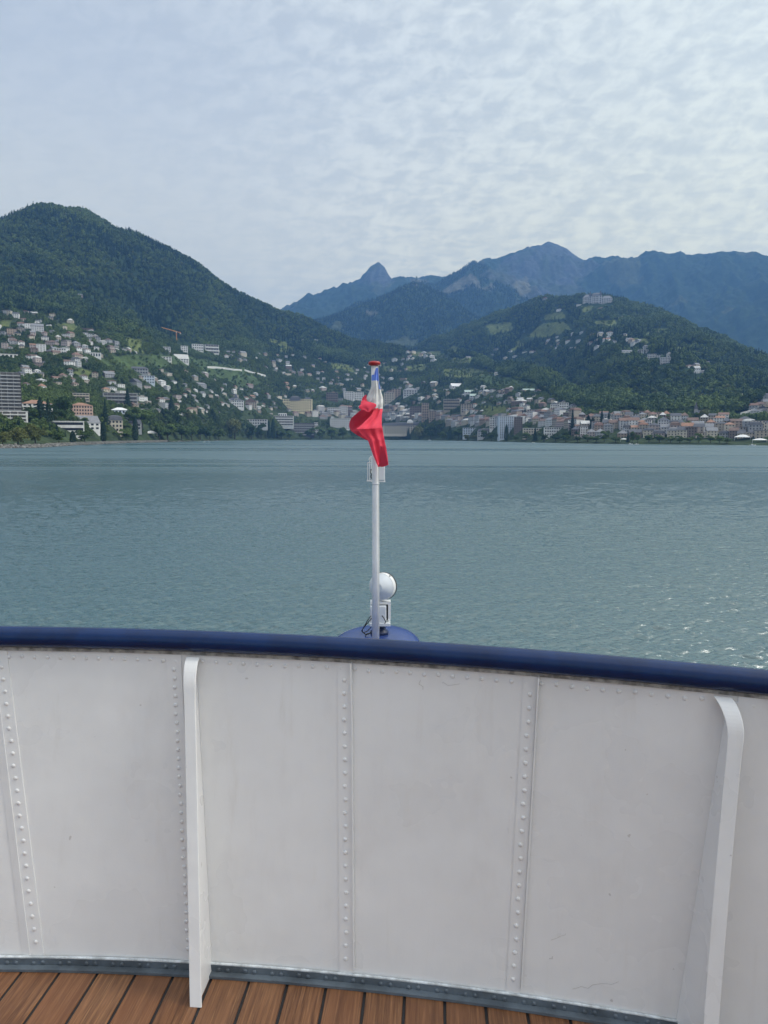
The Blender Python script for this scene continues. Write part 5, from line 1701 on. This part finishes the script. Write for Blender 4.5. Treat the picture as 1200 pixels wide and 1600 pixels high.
    tag(obj('lake_wall', m.mesh('lake_wall', [mat('old_lake_wall', (0.16, 0.155, 0.14), 0.9, .35, .25)])), 'low grey stone lake wall behind the boulders on the left shore', 'wall')
    rg = np.random.default_rng(8)
    v0, f0 = ICO1
    vs = []; fs = []; b = 0
    for k in range(900):
        x = rg.uniform(-60, 345) if k % 3 else rg.uniform(-30, 110)
        az, _ = rays(x, 690); a = np.array(SHORE, float); ca, _s = rays(a[:, 0], a[:, 1]); r = np.interp(az, ca, a[:, 2])
        u = rg.random()
        spread = 14 if x < 112 else 5
        rr = r - u * spread + 3
        sz = rg.uniform(0.5, 1.5) * (1.1 if x < 112 else .9)
        q = v0 * (1 + rg.normal(0, .16, (len(v0), 1))) * np.array([1, .8, .65]) * sz
        t = rg.uniform(0, 6.28); c, s = math.cos(t), math.sin(t)
        q = np.stack([q[:, 0] * c - q[:, 1] * s + math.sin(az) * rr, q[:, 0] * s + q[:, 1] * c + math.cos(az) * rr, q[:, 2] + (1 - u) * (2.0 if x < 112 else 1.0) - 0.15], 1)
        vs.append(q); fs.append(f0 + b); b += len(v0)
    o = obj('shore_boulders', new_mesh('shore_boulders', np.concatenate(vs), np.concatenate(fs), [mat('boulder', (0.14, 0.137, 0.128), 0.9, .60, .35)]))
    o['kind'] = 'stuff'


# ------------------------------------------------------------------ single trees of the shore and town
TREE_LABELS = {}


def build_trees():
    rj = random.Random(31); rg = np.random.default_rng(17)
    kinds = {}

    def kind_mesh(kind, var):
        k = (kind, var)
        if k not in kinds:
            base = {'round': ('round', 2600, .036), 'olive': ('willow', 2600, .034), 'cypress': ('cypress', 1500, .045), 'conifer': ('conifer', 2000, .034)}[kind]
            m = {'round': M_BROAD1, 'olive': M_OLIVE1, 'cypress': M_CONIF, 'conifer': M_CONIF}[kind]
            P, N = crown_points(base[0], base[1], rg)
            q, f = leaf_quads(P, N, base[2], rg)
            crown = new_mesh('crown', q, f, [m])
            b = MB()
            tp = 0.55 if kind in ('round', 'olive') else .85
            b.tube([(0, 0, -.06), (.004, .003, .18), (-.006, .004, .36), (.005, 0, tp)], [.032, .026, .02, .008], 8)
            if kind in ('round', 'olive'):
                for a in range(5):
                    th = a * 1.257 + rg.uniform(-.3, .3)
                    z0 = .28 + .05 * a
                    b.tube([(0, 0, z0), (.12 * math.cos(th), .12 * math.sin(th), z0 + .13), (.27 * math.cos(th), .27 * math.sin(th), z0 + .24)], [.014, .010, .004], 6)
            kinds[k] = (crown, b.mesh('trunk', [M_BARK], True))
        return kinds[k]
    made = []

    def tree(px, py, wpx, hpx, kind, P=None):
        P = P or hit(px, py)
        if py >= 683:
            az, _ = rays(px, 690); a = np.array(SHORE, float); ca, _s = rays(a[:, 0], a[:, 1])
            rr = np.interp(az, ca, a[:, 2]) + rj.uniform(7, 20)
            x, y = math.sin(az) * rr, math.cos(az) * rr
            P = Vector((x, y, ground(x, y)))
        if P is None or P.z > 60:
            return
        s = P.y / FPX
        cr, tk = kind_mesh(kind, rj.randint(0, 2))
        root = thing({'round': 'broadleaf_tree', 'olive': 'broadleaf_tree', 'cypress': 'cypress_tree', 'conifer': 'conifer_tree'}[kind], '', 'tree', (P.x, P.y, P.z - .3), rj.uniform(0, 6.28), 'trees along the shore')
        sc = (wpx * s * 1.12, wpx * s * 1.12, hpx * s * 1.04)
        obj('crown', cr, root, scale=sc); obj('trunk', tk, root, scale=sc)
        made.append((root, px, py, wpx, hpx, kind))
    for q in ((28, 692, 38, 34, 'olive'), (55, 691, 34, 38, 'olive'), (4, 692, 30, 26, 'olive'), (97, 664, 36, 48, 'round'), (64, 662, 30, 40, 'conifer'), (50, 664, 24, 28, 'round'), (76, 660, 20, 36, 'conifer'), (92, 684, 24, 19, 'round'), (132, 686, 28, 22, 'round'), (114, 686, 9, 18, 'cypress'), (162, 686, 9, 30, 'cypress'),
              (212, 686, 9, 35, 'cypress'), (197, 686, 25, 22, 'round'), (222, 674, 42, 40, 'round'), (208, 668, 26, 32, 'round'), (262, 686, 34, 27, 'round'), (249, 684, 22, 28, 'round'), (284, 686, 26, 26, 'round'), (165, 664, 14, 38, 'conifer'), (147, 645, 20, 20, 'round'), (200, 640, 16, 32, 'conifer'), (300, 684, 24, 28, 'round'), (281, 664, 26, 26, 'round'),
              (268, 644, 15, 24, 'conifer'), (243, 616, 10, 22, 'conifer'), (270, 592, 9, 16, 'conifer'), (290, 594, 12, 18, 'conifer'), (313, 686, 22, 24, 'round'), (328, 686, 20, 22, 'round'), (342, 686, 18, 18, 'round'), (367, 686, 32, 42, 'olive'), (393, 685, 20, 24, 'round'), (408, 685, 18, 25, 'round'), (420, 685, 6, 27, 'cypress'), (427, 685, 7, 30, 'cypress'), (372, 620, 14, 22, 'conifer'),
              (421, 646, 12, 22, 'conifer'), (440, 685, 18, 18, 'round'), (452, 684, 14, 14, 'round'), (485, 685, 18, 18, 'round'), (470, 686, 10, 10, 'round'), (500, 685, 20, 20, 'round'), (518, 685, 20, 18, 'round'), (536, 685, 18, 20, 'round'), (552, 685, 18, 19, 'round'), (567, 685, 18, 21, 'round'), (582, 685, 16, 18, 'round'), (597, 685, 16, 16, 'round'), (612, 685, 14, 13, 'round'), (626, 685, 15, 13, 'olive'), (638, 685, 9, 17, 'conifer'),
              (655, 687, 20, 23, 'olive'), (673, 687, 20, 23, 'round'), (681, 675, 14, 14, 'round'), (692, 687, 14, 14, 'round'), (703, 687, 12, 20, 'conifer'), (716, 687, 20, 19, 'round'), (730, 688, 14, 10, 'olive'), (742, 688, 14, 10, 'olive'), (756, 688, 13, 17, 'round'), (768, 688, 14, 14, 'round'), (791, 688, 6, 24, 'cypress'), (780, 689, 12, 12, 'round'), (806, 689, 12, 9, 'round'), (822, 689, 20, 14, 'round'), (836, 689, 10, 20, 'conifer'),
              (850, 690, 16, 12, 'round'), (868, 690, 18, 12, 'round'), (884, 690, 18, 12, 'round'), (894, 676, 10, 34, 'conifer'), (820, 656, 8, 18, 'conifer'), (902, 690, 16, 10, 'round'), (918, 690, 20, 11, 'round'), (944, 690, 15, 18, 'round'), (932, 690, 16, 11, 'round'), (919, 665, 6, 16, 'cypress'), (926, 668, 14, 16, 'conifer'), (940, 666, 9, 25, 'conifer'), (951, 666, 8, 24, 'conifer'), (962, 691, 16, 10, 'round'), (981, 686, 7, 18, 'conifer'),
              (988, 687, 12, 18, 'round'), (996, 688, 10, 14, 'round'), (1014, 691, 18, 13, 'round'), (1030, 691, 20, 13, 'round'), (1048, 691, 16, 11, 'round'), (1062, 691, 18, 12, 'round'), (1078, 691, 16, 10, 'round'), (1092, 691, 16, 16, 'round'), (1110, 691, 16, 12, 'round'), (1124, 691, 16, 13, 'round'), (1098, 658, 22, 22, 'olive'), (1088, 660, 14, 16, 'round'), (1115, 660, 12, 12, 'round'), (1136, 692, 14, 10, 'round'), (1205, 692, 14, 10, 'round'),
              (690, 630, 22, 18, 'round'), (634, 626, 10, 16, 'conifer'), (740, 588, 5, 7, 'round'), (722, 585, 6, 8, 'round'), (795, 618, 9, 12, 'conifer')):
        tree(*q)
    for k in range(26):          # garden trees between the shore houses
        px = rj.uniform(-20, 345); py = rj.uniform(652, 676)
        tree(px, py, rj.uniform(10, 18), rj.uniform(10, 18), rj.choice(['round', 'round', 'conifer', 'olive']))
    sets = {}
    for root, px, py, w, h, kind in made:
        sz = 'big' if h > 27 else ('small' if h < 13 else '')
        what = {'round': 'round dark green tree', 'olive': 'spreading olive green tree', 'cypress': 'slim dark cypress', 'conifer': 'pointed dark conifer'}[kind]
        where = near(px, py)[0]
        place = 'on the shore' if py > 682 else 'among houses'
        sets.setdefault(' '.join(f'{sz} {what} {where}'.split()), []).append((px, root))
    for lb, L in sets.items():
        L.sort(key=lambda t: t[0])
        for k, (px, root) in enumerate(L):
            root['label'] = lb if len(L) == 1 else f'{lb}, {ORD[k]} from left'


M_BROAD1 = mat_leaf('shore_broadleaf', (0.028, 0.060, 0.016), (0.115, 0.175, 0.040), 3.0)
M_OLIVE1 = mat_leaf('shore_olive', (0.075, 0.095, 0.025), (0.150, 0.165, 0.050), 3.0)
build_town()
build_landmarks()
scatter_houses()
name_all()
build_trees()
build_woods()

# ------------------------------------------------------------------ hazy air over the lake
HAZE = 1.12e-4


def build_haze():
    m = bpy.data.materials.new('hazy_air'); m.use_nodes = True
    t = NT(m.node_tree)
    v = t.n('ShaderNodeVolumePrincipled', i_Color=(0.19, 0.44, 1.0, 1), i_Density=HAZE, i_Anisotropy=0.2)
    t.n('ShaderNodeOutputMaterial', i_Volume=v.outputs[0])
    low = min(float(q.min()) for q in [Z1, Z2] + [c_[3] for c_ in MCS])
    high = max(float(q.max()) for q in [Z1, Z2] + [c_[3] for c_ in MCS])
    print('ground from', low, 'to', high)
    o = obj('haze', MB().box(-9600, 9600, -9600, 9600, min(low, -1.5) - 1.0, high + 60).mesh('haze', [m]))
    o['kind'] = 'stuff'


build_haze()
print('objects', len(SC.objects))
